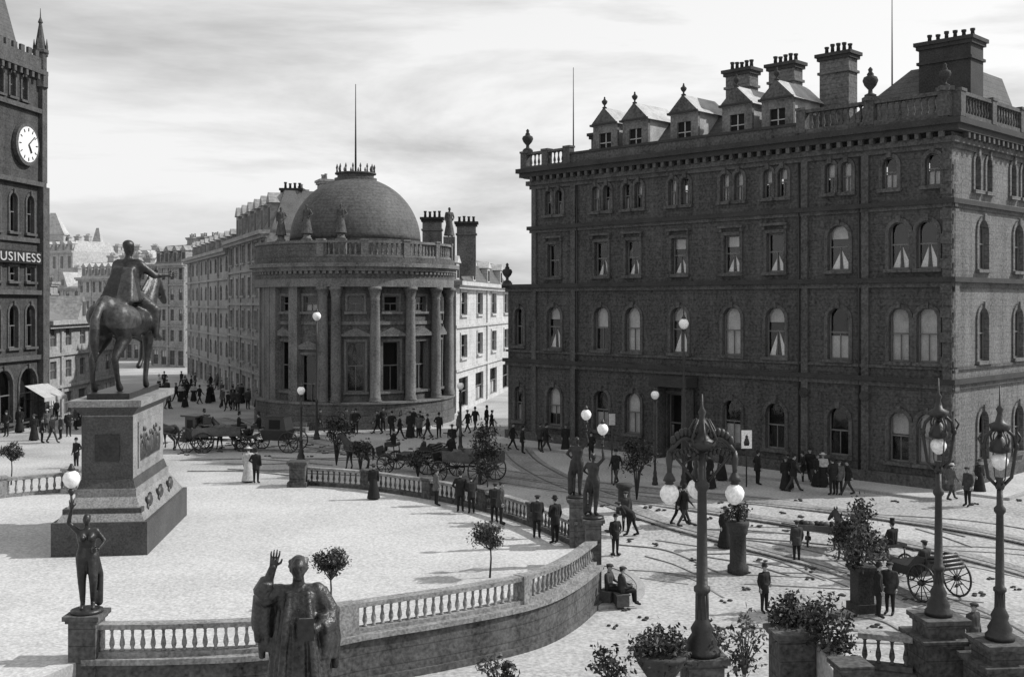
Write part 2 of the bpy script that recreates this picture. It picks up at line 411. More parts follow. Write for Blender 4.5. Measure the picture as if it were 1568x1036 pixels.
for i,w_ in ((23,.62),(40,.34)):
    p=nearc[i]; q=nearc[i+1]
    nb.T=Tat((p[0],p[1],0),math.atan2(q[1]-p[1],q[0]-p[0])); nb.box(-w_/2,w_/2,-.24,.24,.125,1.005,M_balus); nb.T=None
single("stone_balustrade",nb)
fb=MB(); fc=[(p[0],p[1]) for p in farc]
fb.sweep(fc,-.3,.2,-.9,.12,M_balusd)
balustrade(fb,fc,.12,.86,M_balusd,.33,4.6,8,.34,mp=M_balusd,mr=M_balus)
single("stone_balustrade",fb)
lb=MB(); a=S(112,752,0); b=S(-120,775,0)
balustrade(lb,[(a.x,a.y),(b.x,b.y)],.05,.95,M_balus,.36,3.5,8,.34); single("stone_balustrade",lb)
ep=MB(); p=S(457,745,0); pierbox(ep,p,0,.8,0,1.35,M_balusd); single("stone_pier",ep)
ep=MB(); p=S(112,755,0); pierbox(ep,p,0,.7,0,1.3,M_balus); single("stone_pier",ep)
isl=[]; c0=S(905,905)
for i in range(25):
    t=-1.9+3.6*i/24; isl.append((c0.x-.2+2.1*math.cos(t),c0.y+.4+2.6*math.sin(t)))
ib=MB(); ib.add([(x,y,terrain(x,y)+.11) for x,y in isl],[list(range(25))],M_sett); ib.sweep(isl,-.15,.15,-.3,.14,M_kerb,zf=terrain); single("traffic_island",ib)
# ------------------------------------------------------------------ right hand building (hotel)
C=Vector((22.05,55.7)); dv=Vector((-.706,.708)).normalized(); LT=29.3; LL=31.6
T,_=Tline(C,C+dv)
walls,wins,trim,roofb,chim=MB(T),MB(T),MB(T),MB(T),MB(T)
ops=[]
P1=[1.25,2.75,6.2,10.1,13.0,16.8,20.4,23.0,27.2]
for i,u in enumerate(P1):
    w=1.25 if i>1 else 1.1
    ops.append((u,w,6.5,9.3,'a','y',R.choice(['f','b','v','h']) if i not in(0,1) else 'f'))
    if i in (0,1,2): ops.append((u,w,11.3,13.75,'a','y','v'))
    else: ops.append((u,w-.15,11.3,13.5,'r','hood','v' if i in(3,4,5,7) else None))
    if i not in (5,): ops.append((u,w,1.3,3.9,'a','y',R.choice(['n','b','f','h'])))
ops.append((16.8,1.7,0.3,4.0,'r','ped','n'))
for u in P1[2:]:
    for s_ in (-.48,.48): ops.append((u+s_,.62,15.5,17.15,'a','y',R.choice(['h','f','n','b'])))
for u in (.95,3.25): ops.append((u,.8,15.5,17.15,'a','y',R.choice(['h','f'])))
facade(walls,wins,trim,0,LT,0,18.2,ops,M_brick,M_trim)
facade(walls,wins,trim,LT,LL,0,10.7,[(30.5,.8,1.4,3.8,'a','y'),(30.5,.8,6.6,9.2,'a','y')],M_brick,M_trim)
SL=16.0
Ts,_=Tline(C+Vector((.708,.706))*SL,C)
for m_ in (walls,wins,trim): m_.T=Ts
so=[]
for w_ in (3.8,8.6,12.6):
    u=SL-w_
    so.append((u,1.3,6.5,9.3,'a','y','f')); so.append((u,1.3,11.3,13.9,'a','y','f'))
    so.append((u,1.3,1.3,3.9,'a','y','h'))
    for s_ in (-.75,.75): so.append((u+s_,.7,15.4,17.2,'a','y',R.choice(['h','f'])))
M_sidew=mat("sunlit_brick",0.14,0.25,0.6,0.9,course=0.36,cd=0.25,gs=8,grain=0.5,streak=.25)  # hotel brick again, sunlight put into a lighter colour
facade(walls,wins,trim,0,SL,0,18.2,so,M_sidew,M_stack)  # trim on this side takes the paler chimney brick
for m_ in (walls,wins,trim): m_.T=T
walls.box(LL,LL+.01,-14,0,0,10.7,M_brick); walls.box(LT,LT+.012,-14,-.001,10.7,18.2,M_brick)
walls.box(0,LT,-16,-15.9,0,18.2,M_brick)
def band(z0,z1,pr,m,u0=0,u1=LT,both=True):
    trim.T=T; trim.box(u0-pr if u0==0 else u0,u1+ (pr if u1>=LT else 0),.003,pr,z0,z1,m)
    if both and u0==0:
        trim.T=Ts; trim.box(0,SL-.003,.003,pr-.004,z0,z1,m); trim.T=T
band(0,.7,.18,M_trim,u1=LL); band(5.2,5.45,.16,M_trim,u1=LL); band(5.45,5.7,.3,M_trimd,u1=LL)
band(6.15,6.3,.12,M_trim,u1=LL)
band(10.35,10.6,.16,M_trim,u1=LL); band(10.6,10.85,.34,M_trimd,u1=LL)
band(14.35,14.55,.12,M_trim); band(14.55,14.8,.26,M_trimd); 
band(17.35,17.6,.12,M_trim); band(17.6,17.9,.3,M_trim); band(18.15,18.45,.62,M_trimd); band(18.45,18.75,.8,M_trimd)
trim.box(LL,LL+.34,-13,.34,10.6,10.85,M_trimd)
trim.box(LT+.013,LT+.8,-13,-.001,18.15,18.75,M_trimd)
for i in range(int(LT/.62)): trim.box(.2+i*.62,.42+i*.62,.3,.58,17.85,18.15,M_trim)
trim.T=Ts
for i in range(int(SL/.62)): trim.box(.2+i*.62,.42+i*.62,.3,.58,17.85,18.15,M_trim)
trim.T=T
for u in (.22,4.6,8.2,25.4,29.0):
    for z0,z1 in ((.7,5.2),(5.7,10.35),(10.85,14.35),(14.8,17.35)):
        trim.box(u-.2,u+.2,.003,.15,z0,z1,M_trim)
for u in (4.95,8.55,25.05):
    trim.T=None; p=T(u,.12,0); trim.tube([(p.x,p.y,.2),(p.x,p.y,17.3)],.05,6,M_iron); trim.T=T
for k in range(26):
    z=.75+k*.62
    if z>17: break
    L_=.5 if k%2 else .34
    trim.box(-.09,L_,.16,.2,z,z+.5,M_trim); trim.T=Ts; trim.box(SL-L_,SL-.004,.16,.197,z,z+.5,M_stack); trim.T=T
for u in (4.6,8.2):
    trim.T=None; p=T(u,.16,4.6); q=T(u,.24,4.6); trim.tube([p,q],.28,14,M_trimd,False); trim.T=T
trim.box(15.6,15.9,.2,1.0,.0,4.5,M_trim); trim.box(17.7,18.0,.2,1.0,0,4.5,M_trim); trim.box(15.4,18.2,.1,1.2,4.5,5.1,M_trimd)
roofb.T=T
roofb.box(8.3,25.5,.05,.4,18.75,19.35,M_trim); roofb.box(8.3,25.5,.0,.48,19.35,19.5,M_trimd)
bal_local(roofb,T,.2,8.2,.3,18.9,1.25,M_trim,4,.36); bal_local(roofb,T,25.6,29.6,.3,18.75,1.1,M_trim,2,.36)
roofb.box(.0,8.3,.05,.5,18.75,18.9,M_trim)
bal_local(roofb,Ts,.2,SL-.2,.3,18.9,1.25,M_trim,4,.36); roofb.T=Ts; roofb.box(0,SL-.6,.05,.5,18.75,18.9,M_trim); roofb.T=T
roofb.box(.3,LT-.1,-15.8,-.3,18.7,18.9,M_slate); roofb.box(LT,LL,-13,-.02,10.7,10.86,M_slate)
roofb.T=None
for u,z,h in ((.2,20.25,1.2),(4.2,20.25,1.6),(29.4,19.9,1.5),(31.4,10.86,1.4)):
    p=T(u,.3,0); roofb.box(p.x-.35,p.x+.35,p.y-.35,p.y+.35,z-.1,z+.12,M_trim); urn(roofb,p.x,p.y,z+.1,h,M_trimd)
roofb.T=T
roofb.frus(8.6,25.4,-13,-.6,18.9,9.6,24.4,-12,-2.8,21.2,M_slate)
roofb.box(9.7,24.3,-11.9,-2.9,21.2,21.35,M_slatel)
roofb.frus(.8,8,-12,-1.8,18.9,1.4,4,-10,-4,22.4,M_slate)
dormw=MB(T)
for u in (10.2,12.9,16.7,20.5,23.0):
    w=.95; zt=21.1
    roofb.box(u-w,u+w,-3.4,-.55,18.9,zt,M_slatel)
    roofb.box(u-w-.08,u-.5,-.55,-.35,19.3,zt,M_bankt); roofb.box(u+.5,u+w+.08,-.55,-.35,19.3,zt,M_bankt)
    roofb.box(u-.5,u+.5,-.55,-.35,20.6,zt,M_bankt)
    dormw.add([(u-.5,-.5,19.3),(u+.5,-.5,19.3),(u+.5,-.5,20.6),(u-.5,-.5,20.6)],[[0,1,2,3]],M_room)
    dormw.box(u-.03,u+.03,-.49,-.44,19.3,20.6,M_framel); dormw.box(u-.5,u+.5,-.488,-.443,19.94,20.0,M_framel)
    v=[(u-w-.25,-.2,zt),(u+w+.25,-.2,zt),(u,-.2,zt+1.15),(u-w-.25,-3.6,zt),(u+w+.25,-3.6,zt),(u,-3.6,zt+1.15)]
    roofb.add(v,[[3,5,4],[0,2,5,3],[1,4,5,2],[0,3,4,1]],M_slatel); roofb.add(v[:3],[[0,1,2]],M_trim)
    roofb.box(u-w-.2,u+w+.2,-.19,-.12,zt+.01,zt+.12,M_trimd)
    p=T(u,-.3,0); roofb.T=None; urn(roofb,p.x,p.y,zt+1.1,.75,M_trimd); roofb.T=T
for u,d,w,dep,z1,np_ in ((15.1,-4.2,1.75,.95,24.4,5),(12.0,-4.2,1.75,.95,24.3,5),(8.4,-4.0,1.85,1.0,24.3,5),(1.6,-3.6,2.8,1.6,23.8,6),(25.0,-2.2,1.0,.7,21.3,2),(21.0,-7,2,1,22.9,4)):
    chimney(chim,T,u,d,w,dep,18.9,z1,np_,M_trimd if u<2 else None)
chimney(chim,Ts,SL-5,-3.0,1.6,1,18.9,22.3,4); chimney(chim,Ts,SL-9,-3.0,1.6,1,18.9,22.0,4)
for zt,u,d in ((25.6,26.8,-1.5),(27.5,5.6,-5)):
    p=T(u,d,0); chim.T=None; chim.tube([(p.x,p.y,18.8),(p.x,p.y,zt)],[.06,.025],6,M_iron)
group("grand_hotel_building",{"walls":walls,"windows":wins,"trim":trim,"roof":roofb,"dormer_windows":dormw,"chimneys":chim},Vector((C.x,C.y,0)))
pv=MB()
for TT,a,b in ((T,-.3,LL+1),(Ts,0,SL-.0)):
    pv.T=None; p0=TT(a,0,0);p1=TT(b,0,0); pv.sweep([(p0.x,p0.y),(p1.x,p1.y)],.0 if TT is T else .001,2.6,-.3,.12,M_pave)
    pv.sweep([(p0.x,p0.y),(p1.x,p1.y)],2.6,2.85,-.3,.125,M_kerb)
single("pavement",pv)
# ------------------------------------------------------------------ domed bank
bc=Vector((-12.9,91.6)); RR=7.25
def Tc(u,d,z):
    t=u/RR; return Vector((bc.x+(RR+d)*math.sin(t),bc.y-(RR+d)*math.cos(t),z))
bw,bwin,btr,brf=MB(Tc),MB(Tc),MB(Tc),MB(Tc)
deg=lambda a:a*pi/180*RR
ops=[]
for a in (8,30,52,74,-39):
    ops.append((deg(a),1.4,2.8,6.6,'r','ped','n')); ops.append((deg(a),1.2,8.9,10.1,'r','y','n'))
ops.append((deg(-20),1.7,1.0,5.6,'r','ped','n')); ops.append((deg(-20),1.2,8.9,10.1,'r','y','h'))
ops.append((deg(-68),.9,3.0,6.6,'r','y','n'))
facade(bw,bwin,btr,-deg(120),deg(120),0,12.8,ops,M_bank,M_bankt,du=.5)
n_=80; A=deg(120)
def ring(z0,z1,pr,m): btr.box(-A,A,.003,pr,z0,z1,m,n_)
ring(0,1.0,.9,M_bank); ring(1.0,1.9,.8,M_bank); ring(1.9,2.05,.95,M_bankt)
ring(7.9,8.15,.1,M_bankt)
ring(10.8,11.4,.85,M_bankt); ring(11.4,12.0,.78,M_bank); ring(12.0,12.3,1.05,M_bankt); ring(12.3,12.6,1.3,M_bankt); ring(12.6,13.05,.9,M_bank)
for i in range(70):
    a=-A+2*A*(i+.5)/70; btr.box(a-.12,a+.12,.78,.98,11.78,12.0,M_bankt)
cp=[(.5,0),(.5,.12),(.43,.2),(.47,.3),(.4,.4),(.41,2.5),(.39,5),(.34,7.7),(.38,7.8),(.34,7.9),(.4,8.1),(.48,8.5),(.55,8.52),(.55,8.75)]
for a in (-3,-10.5,19,41,63,85,96):
    p=Tc(deg(a),.45,0); btr.T=None; btr.lathe(p.x,p.y,cp,14,M_bankt,True,2.05); btr.T=Tc
for a in (-30,-48,-55,-62,-78,-88):
    btr.box(deg(a)-.4,deg(a)+.4,.003,.5,2.05,10.8,M_bankt,3)
btr.box(deg(-25),deg(-15),.95,2.2,0,.3,M_bankt,3); btr.box(deg(-24),deg(-16),.95,1.7,.3,.6,M_bankt,3)
arc=[(bc.x+(RR+.55)*math.sin(t),bc.y-(RR+.55)*math.cos(t)) for t in [(-2.0+4.0*i/60) for i in range(61)]]
arcR=[q for q in arc if q[0]>bc.x-1.6]; arcL=[q for q in arc if q[0]<=bc.x-1.5]
arcR=[q for q in arcR if q[1]<bc.y+3.2]
brf.T=None; balustrade(brf,arcR,13.05,1.25,M_bankt,.4,3.3,6,.34); 
brf.sweep(arc[:len(arcL)+1],-.2,.2,13.05,14.1,M_bank); brf.sweep(arc[:len(arcL)+1],-.3,.3,14.1,14.3,M_bankt)
brf.lathe(bc.x,bc.y,[(RR+.5,12.7),(RR+.4,13.1),(5.7,13.3),(5.7,14.2),(5.45,14.3),(5.45,14.6)],56,M_bank,False)
DR=5.35
prof=[(DR*math.cos(t),14.6+5.3*math.sin(t)) for t in [i*pi/2/20 for i in range(18)]]
brf.lathe(bc.x,bc.y-.0,prof,64,M_dome,True)
zt=prof[-1][1]
brf.lathe(bc.x,bc.y,[(1.75,zt-.25),(1.75,zt+.05),(1.5,zt+.1),(1.5,zt+.35),(1.7,zt+.4),(1.7,zt+.5)],24,M_trim,False)
for i in range(16):
    a=i*pi/8; brf.lathe(bc.x+1.55*math.cos(a),bc.y+1.55*math.sin(a),[(.08,0),(.05,.3),(.09,.45),(.02,.7)],6,M_trim,True,zt+.5)
brf.tube([(bc.x,bc.y,zt+.4),(bc.x,bc.y,27.6)],[.09,.03],8,M_iron)
stat=[]
for a in (-28,-2,-60):
    p=Tc(deg(a),-.9,0); brf.box(p.x-.4,p.x+.4,p.y-.4,p.y+.4,13.1,14.5,M_bankt); brf.lathe(p.x,p.y,[(.36,0),(.36,.1),(.28,.16),(.28,.4)],10,M_bankt,True,14.5); stat.append((p.x-bc.x,p.y-bc.y,14.85))
bb=MB()
bb.box(-19.0,-5.7,95,112,0,12.8,M_bank); bb.box(-19.3,-5.5,94.8,112,12.8,13.3,M_bankt)
Tb,_=Tline((0,100),(-1,100))
for px,yt,D in ((448,284,100),(662,328,100),(715,336,101)):
    X=(px-CX)/F*D; z=H-(yt-HZ)*D/F; chimney(bb,Tb,-X,-(0),1.7,1.1,12,z,4,M_bankt,M_trimd)
pst=Vector(((688-CX)/F*98,98,0)); bb.T=None; bb.box(pst.x-.5,pst.x+.5,pst.y-.5,pst.y+.5,13,15.4,M_bankt)
stat.append((pst.x-bc.x,pst.y-bc.y,15.4))
bankg=group("domed_bank_building",{"walls":bw,"windows":bwin,"columns_and_trim":btr,"dome_and_parapet":brf,"rear_block":bb},Vector((bc.x,bc.y,0)))
# ------------------------------------------------------------------ generic street building
def building(name,P0,P1,dep,h,floors,bays,Mw,Mt,Mwin=None,roof='flat',ww=.4,style='r',dress='y',chims=2,Mr=M_slate,fr=M_frame,rh=2.6):
    T_,L=Tline(P0,P1); a,b,c,r=MB(T_),MB(T_),MB(T_),MB(T_)
    fh=h/floors; bwid=L/bays; ops=[]
    for f in range(floors):
        for k in range(bays):
            w=min(bwid*ww,2.6)*(1.5 if f==0 else 1)
            ops.append(((k+.5)*bwid,w,f*fh+fh*(.26 if f else .1),f*fh+fh*.8,style if f else 'r',dress if f else ''))
    facade(a,b,c,0,L,0,h,ops,Mw,Mt,fr=fr,simple=Mwin)
    a.box(0,L,-dep,-.81,0.1,h-.1,Mw); 
    a.box(0,.03,-.81,-.0,0,h,Mw); a.box(L-.03,L,-.81,0,0,h,Mw)
    for f in range(1,floors): c.box(0,L,.003,.2,f*fh-.12,f*fh+.12,Mt)
    for k in range(0,bays+1,2): c.box(max(.01,k*bwid-.25),min(L-.01,k*bwid+.25),.003,.14,.2,h-.5,Mt)
    c.box(-.2,L+.2,.0,.5,h-.5,h-.2,Mt); c.box(-.3,L+.3,-.2,.75,h-.2,h+.15,Mt)
    r.box(0,L,-dep,-.2,h-.1,h+.2,Mr)
    if roof=='mansard':
        r.frus(.2,L-.2,-dep+.2,-.4,h+.2,1.2,L-1.2,-dep+1.5,-1.8,h+rh,Mr)
        for k in range(bays):
            u=(k+.5)*bwid
            r.box(u-.6,u+.6,-2,-.5,h+.2,h+rh*.7,Mt); r.frus(u-.8,u+.8,-2.2,-.35,h+rh*.7,u-.05,u+.05,-2.2,-.4,h+rh*.95,Mt)
            b.box(u-.35,u+.35,-.5,-.46,h+.5,h+rh*.6,Mwin or M_room)
    if roof=='gable':
        v=[(0,0,h),(L,0,h),(L,-dep,h),(0,-dep,h),(0,-dep/2,h+rh),(L,-dep/2,h+rh)]
        r.add(v,[[0,1,5,4],[2,3,4,5],[0,4,3],[1,2,5]],Mr)
        for k in range(max(1,bays//3)):
            u=(k+.5)*L/max(1,bays//3)
            vv=[(u-1.6,.1,h),(u+1.6,.1,h),(u,.1,h+rh*1.1),(u-1.6,-dep*.4,h),(u+1.6,-dep*.4,h),(u,-dep*.4,h+rh*1.1)]
            r.add(vv,[[0,1,2],[0,2,5,3],[1,4,5,2]],Mt); b.box(u-.35,u+.35,.12,.16,h+.5,h+1.7,Mwin or M_room)
    for k in range(chims):
        u=L*(k+.5)/chims; chimney(r,T_,u,-dep*.45,1.8,.9,h,h+rh+1.8,4,Mt,Mt)
    return group(name,{"walls":a,"windows":b,"trim":c,"roof":r},Vector((P0[0],P0[1],0)))
def at(px,D): return ((px-CX)/F*D,D)
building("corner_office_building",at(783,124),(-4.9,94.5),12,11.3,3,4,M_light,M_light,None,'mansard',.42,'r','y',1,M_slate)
M_hroof=mat("hazy_roof",0.16,0.25,1,.9,grain=.3)  # roof colour lightened to imitate haze
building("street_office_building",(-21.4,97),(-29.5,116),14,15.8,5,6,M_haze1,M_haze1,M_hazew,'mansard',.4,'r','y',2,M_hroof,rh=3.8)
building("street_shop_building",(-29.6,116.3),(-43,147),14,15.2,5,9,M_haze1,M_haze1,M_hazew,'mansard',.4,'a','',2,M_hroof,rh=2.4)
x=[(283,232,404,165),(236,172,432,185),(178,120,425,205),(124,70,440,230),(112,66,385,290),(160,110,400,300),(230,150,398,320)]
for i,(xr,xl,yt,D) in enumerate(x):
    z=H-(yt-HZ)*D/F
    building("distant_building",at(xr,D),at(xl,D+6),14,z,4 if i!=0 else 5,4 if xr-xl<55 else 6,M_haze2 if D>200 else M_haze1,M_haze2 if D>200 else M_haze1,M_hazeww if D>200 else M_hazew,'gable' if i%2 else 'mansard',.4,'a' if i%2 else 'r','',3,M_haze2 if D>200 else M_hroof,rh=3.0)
for px,D,h1,h2,w_ in ((150,330,24,32,2),(82,300,28,34,3.5),(118,340,24,29,3)):
    dt=MB(); p=at(px,D); dt.box(p[0]-w_,p[0]+w_,p[1]-2,p[1]+2,0,h1,M_haze2); dt.box(p[0]-w_-.3,p[0]+w_+.3,p[1]-2.3,p[1]+2.3,h1,h1+.5,M_haze2)
    dt.frus(p[0]-w_,p[0]+w_,p[1]-2,p[1]+2,h1+.5,p[0]-w_*.2,p[0]+w_*.2,p[1]-.3,p[1]+.3,h2,M_haze2)
    for s_ in (-.5,.5): dt.box(p[0]+s_*w_-.4,p[0]+s_*w_+.4,p[1]-2.05,p[1]-2.01,h1-5,h1-1.5,M_hazeww)
    single("distant_tower",dt)
# ------------------------------------------------------------------ gothic clock tower
P0=Vector((-36.9,87)); d_=Vector((-.12,-.993)).normalized(); TW=8.0
Tt,_=Tline(P0,P0+d_*TW); P1v=P0+d_*TW; nn=Vector((-d_.y,d_.x))
Tf,_=Tline(P1v,P1v-nn*TW)
gw,gi,gt,gr=MB(Tt),MB(Tt),MB(Tt),MB(Tt)
ops=[]
for u in (1.6,3.9,6.2):
    ops+= [(u,1.2,6.2,9.4,'a','y','n'),(u,1.1,11.2,12.3,'r','y','n'),(u,1.0,14.9,17.8,'a','y','n')]
for u in (1.9,5.2): ops.append((u,2.4,.6,4.6,'a','y','n'))
for u in (2.4,4.0,5.6): ops.append((u,.7,25.0,26.8,'a','y','n'))
for TT in (Tt,Tf):
    gw.T=gi.T=gt.T=TT
    facade(gw,gi,gt,0,TW,0,27.6,ops,M_goth,M_gotht)
    for z,pr in ((5.2,.3),(10.2,.35),(14.2,.2),(18.6,.4),(24.3,.3),(27.3,.55)): gt.box(-.1,TW+.1,.003,pr,z,z+.35,M_gotht)
    for k in range(10): gt.box(.2+k*.8,.5+k*.8,.3,.5,26.85,27.3,M_gotht)
    gt.T=None; c1=TT(2.5,.05,21.6); c2=TT(2.5,.38,21.6); c3=TT(2.5,.42,21.6)
    gt.tube([c1,c2],1.6,28,M_gotht,False); gt.tube([c2,c3],1.35,28,M_white,False)
    def pt(r,a,dd): return TT(2.5+r*math.sin(a),dd,21.6+r*math.cos(a))
    for k in range(12):
        a=k*pi/6; gt.tube([pt(1.0,a,.44),pt(1.25,a,.44)],.045,4,M_black)
    gt.tube([pt(0,0,.46),pt(1.05,-.9,.46)],.05,4,M_black); gt.tube([pt(0,0,.47),pt(.7,-2.6,.47)],.07,4,M_black)
    gt.T=TT
    for u in (0.0,TW): gt.box(u-.45,u+.45,-.3,.45,0,18.6,M_gotht); gt.box(u-.35,u+.35,-.3,.32,18.95,27.3,M_gotht)
    gt.box(.5,TW-.5,.1,.3,27.65,28.6,M_gotht)
    for k in range(7): gt.box(.8+k*1.0,1.3+k*1.0,.1,.3,28.6,29.1,M_gotht)
gw.T=Tt; gw.box(.05,TW-.05,-TW+.05,-.9,0,27.6,M_goth)
gt.T=Tt; gt.box(.6,7.4,.003,.42,12.55,13.5,M_black)
gr.T=Tt
gr.frus(.9,TW-.9,-TW+.9,-.9,27.6,TW/2-.05,TW/2+.05,-TW/2-.05,-TW/2+.05,44,M_slate)
gr.T=None
for (u,d) in ((.1,0),(TW,0),(.1,-TW),(TW,-TW)):
    p=Tt(u,d,0)
    gr.lathe(p.x,p.y,[(.6,26.4),(.6,27.4),(.5,27.6),(.5,29.0),(.65,29.1),(.65,29.3),(.45,29.4),(.12,31.4),(.2,31.5),(.05,31.9),(.02,32.6)],8,M_gotht,False)
    for k in range(4):
        a=k*pi/2; gr.lathe(p.x+.5*math.cos(a),p.y+.5*math.sin(a),[(.1,28.8),(.1,29.6),(.02,30.2)],4,M_gotht,False)
aw=MB(Tt); aw.add([(-.2,.4,3.3),(3,.4,3.3),(3,2.0,2.4),(-.2,2.0,2.4),(-.2,2.0,2.1),(3,2.0,2.1)],[[0,1,2,3],[3,2,5,4]],M_canvas)
aw.tube([(-.2,.2,2.3),(-.2,2.0,2.2)],.03,5,M_iron); aw.tube([(3,.2,2.3),(3,2.0,2.2)],.03,5,M_iron)
tg=group("gothic_clock_tower",{"walls":gw,"windows":gi,"trim_and_clock":gt,"spire_and_pinnacles":gr,"shop_awning":aw},Vector((P0.x,P0.y,0)))
tcv=bpy.data.curves.new("sign_lettering","FONT"); tcv.body="BUSINESS"; tcv.size=.95; tcv.extrude=.03; tcv.space_character=1.15
tmp=bpy.data.objects.new("tmp",tcv); scene.collection.objects.link(tmp); dg=bpy.context.evaluated_depsgraph_get(); tme=bpy.data.meshes.new_from_object(tmp.evaluated_get(dg)); bpy.data.objects.remove(tmp)
tme.materials.clear(); tme.materials.append(M_letter)
wdt=max(v.co.x for v in tme.vertices)
lo=bpy.data.objects.new("sign_lettering",tme); scene.collection.objects.link(lo)
ps=Tt(7.2,.45,12.7); lo.parent=tg; lo.location=ps-Vector((P0.x,P0.y,0)); lo.rotation_euler=(pi/2,0,math.atan2(-d_.y,-d_.x)); lo.scale=(6.3/wdt,1,1)
building("shop_terrace_building",(-38,106),(-37.2,88.5),10,8,3,5,M_haze1,M_haze1,M_hazew,'gable',.4,'r','',2,M_hroof,rh=2)
# ------------------------------------------------------------------ figures (continuous remeshed bodies)
def fuse(mb,vox,matfn,extra=None,smooth=3,name="figure"):
    me=mb.mesh("tmp"); o=bpy.data.objects.new("tmp",me); scene.collection.objects.link(o)
    r=o.modifiers.new("r","REMESH"); r.mode='VOXEL'; r.voxel_size=vox
    if smooth: s_=o.modifiers.new("s","SMOOTH"); s_.iterations=smooth; s_.factor=.5
    dg=bpy.context.evaluated_depsgraph_get(); m2=bpy.data.meshes.new_from_object(o.evaluated_get(dg))
    out=MB(); vs=[v.co.copy() for v in m2.vertices]
    out.v=vs
    for p in m2.polygons:
        out.f.append(list(p.vertices)); out.m.append(matfn(p.center)); out.sm.append(True)
    bpy.data.objects.remove(o); bpy.data.meshes.remove(m2)
    if extra:
        k=len(out.v); out.v+=extra.v; out.f+=[[i+k for i in f] for f in extra.f]; out.m+=extra.m; out.sm+=extra.sm
    return out
def hand(mb,w,d,side,m,s=1.0,curl=.35):
    w=Vector(w);d=Vector(d).normalized();sd=Vector(side); sd=(sd-d*sd.dot(d)).normalized(); nn=d.cross(sd)
    for k in range(3): mb.caps(w+sd*(.018*(k-1))*s,w+d*.085*s+sd*(.026*(k-1))*s,.018*s,.016*s,m)
    for k,(o,l) in enumerate(((.032,.072),(.011,.082),(-.011,.076),(-.031,.06))):
        b=w+d*.085*s+sd*o*s; e=b+d*l*.5*s+sd*o*.2*s; f=e+(d*math.cos(curl)+nn*math.sin(curl))*l*.5*s
        mb.tube([b,e,f],[.0105*s,.0095*s,.007*s],6,m)
    b=w+d*.025*s+sd*.03*s; e=b+(d*.6+sd*.8)*.04*s; mb.tube([b,e,e+(d+sd*.2).normalized()*.035*s],[.013*s,.012*s,.009*s],6,m)
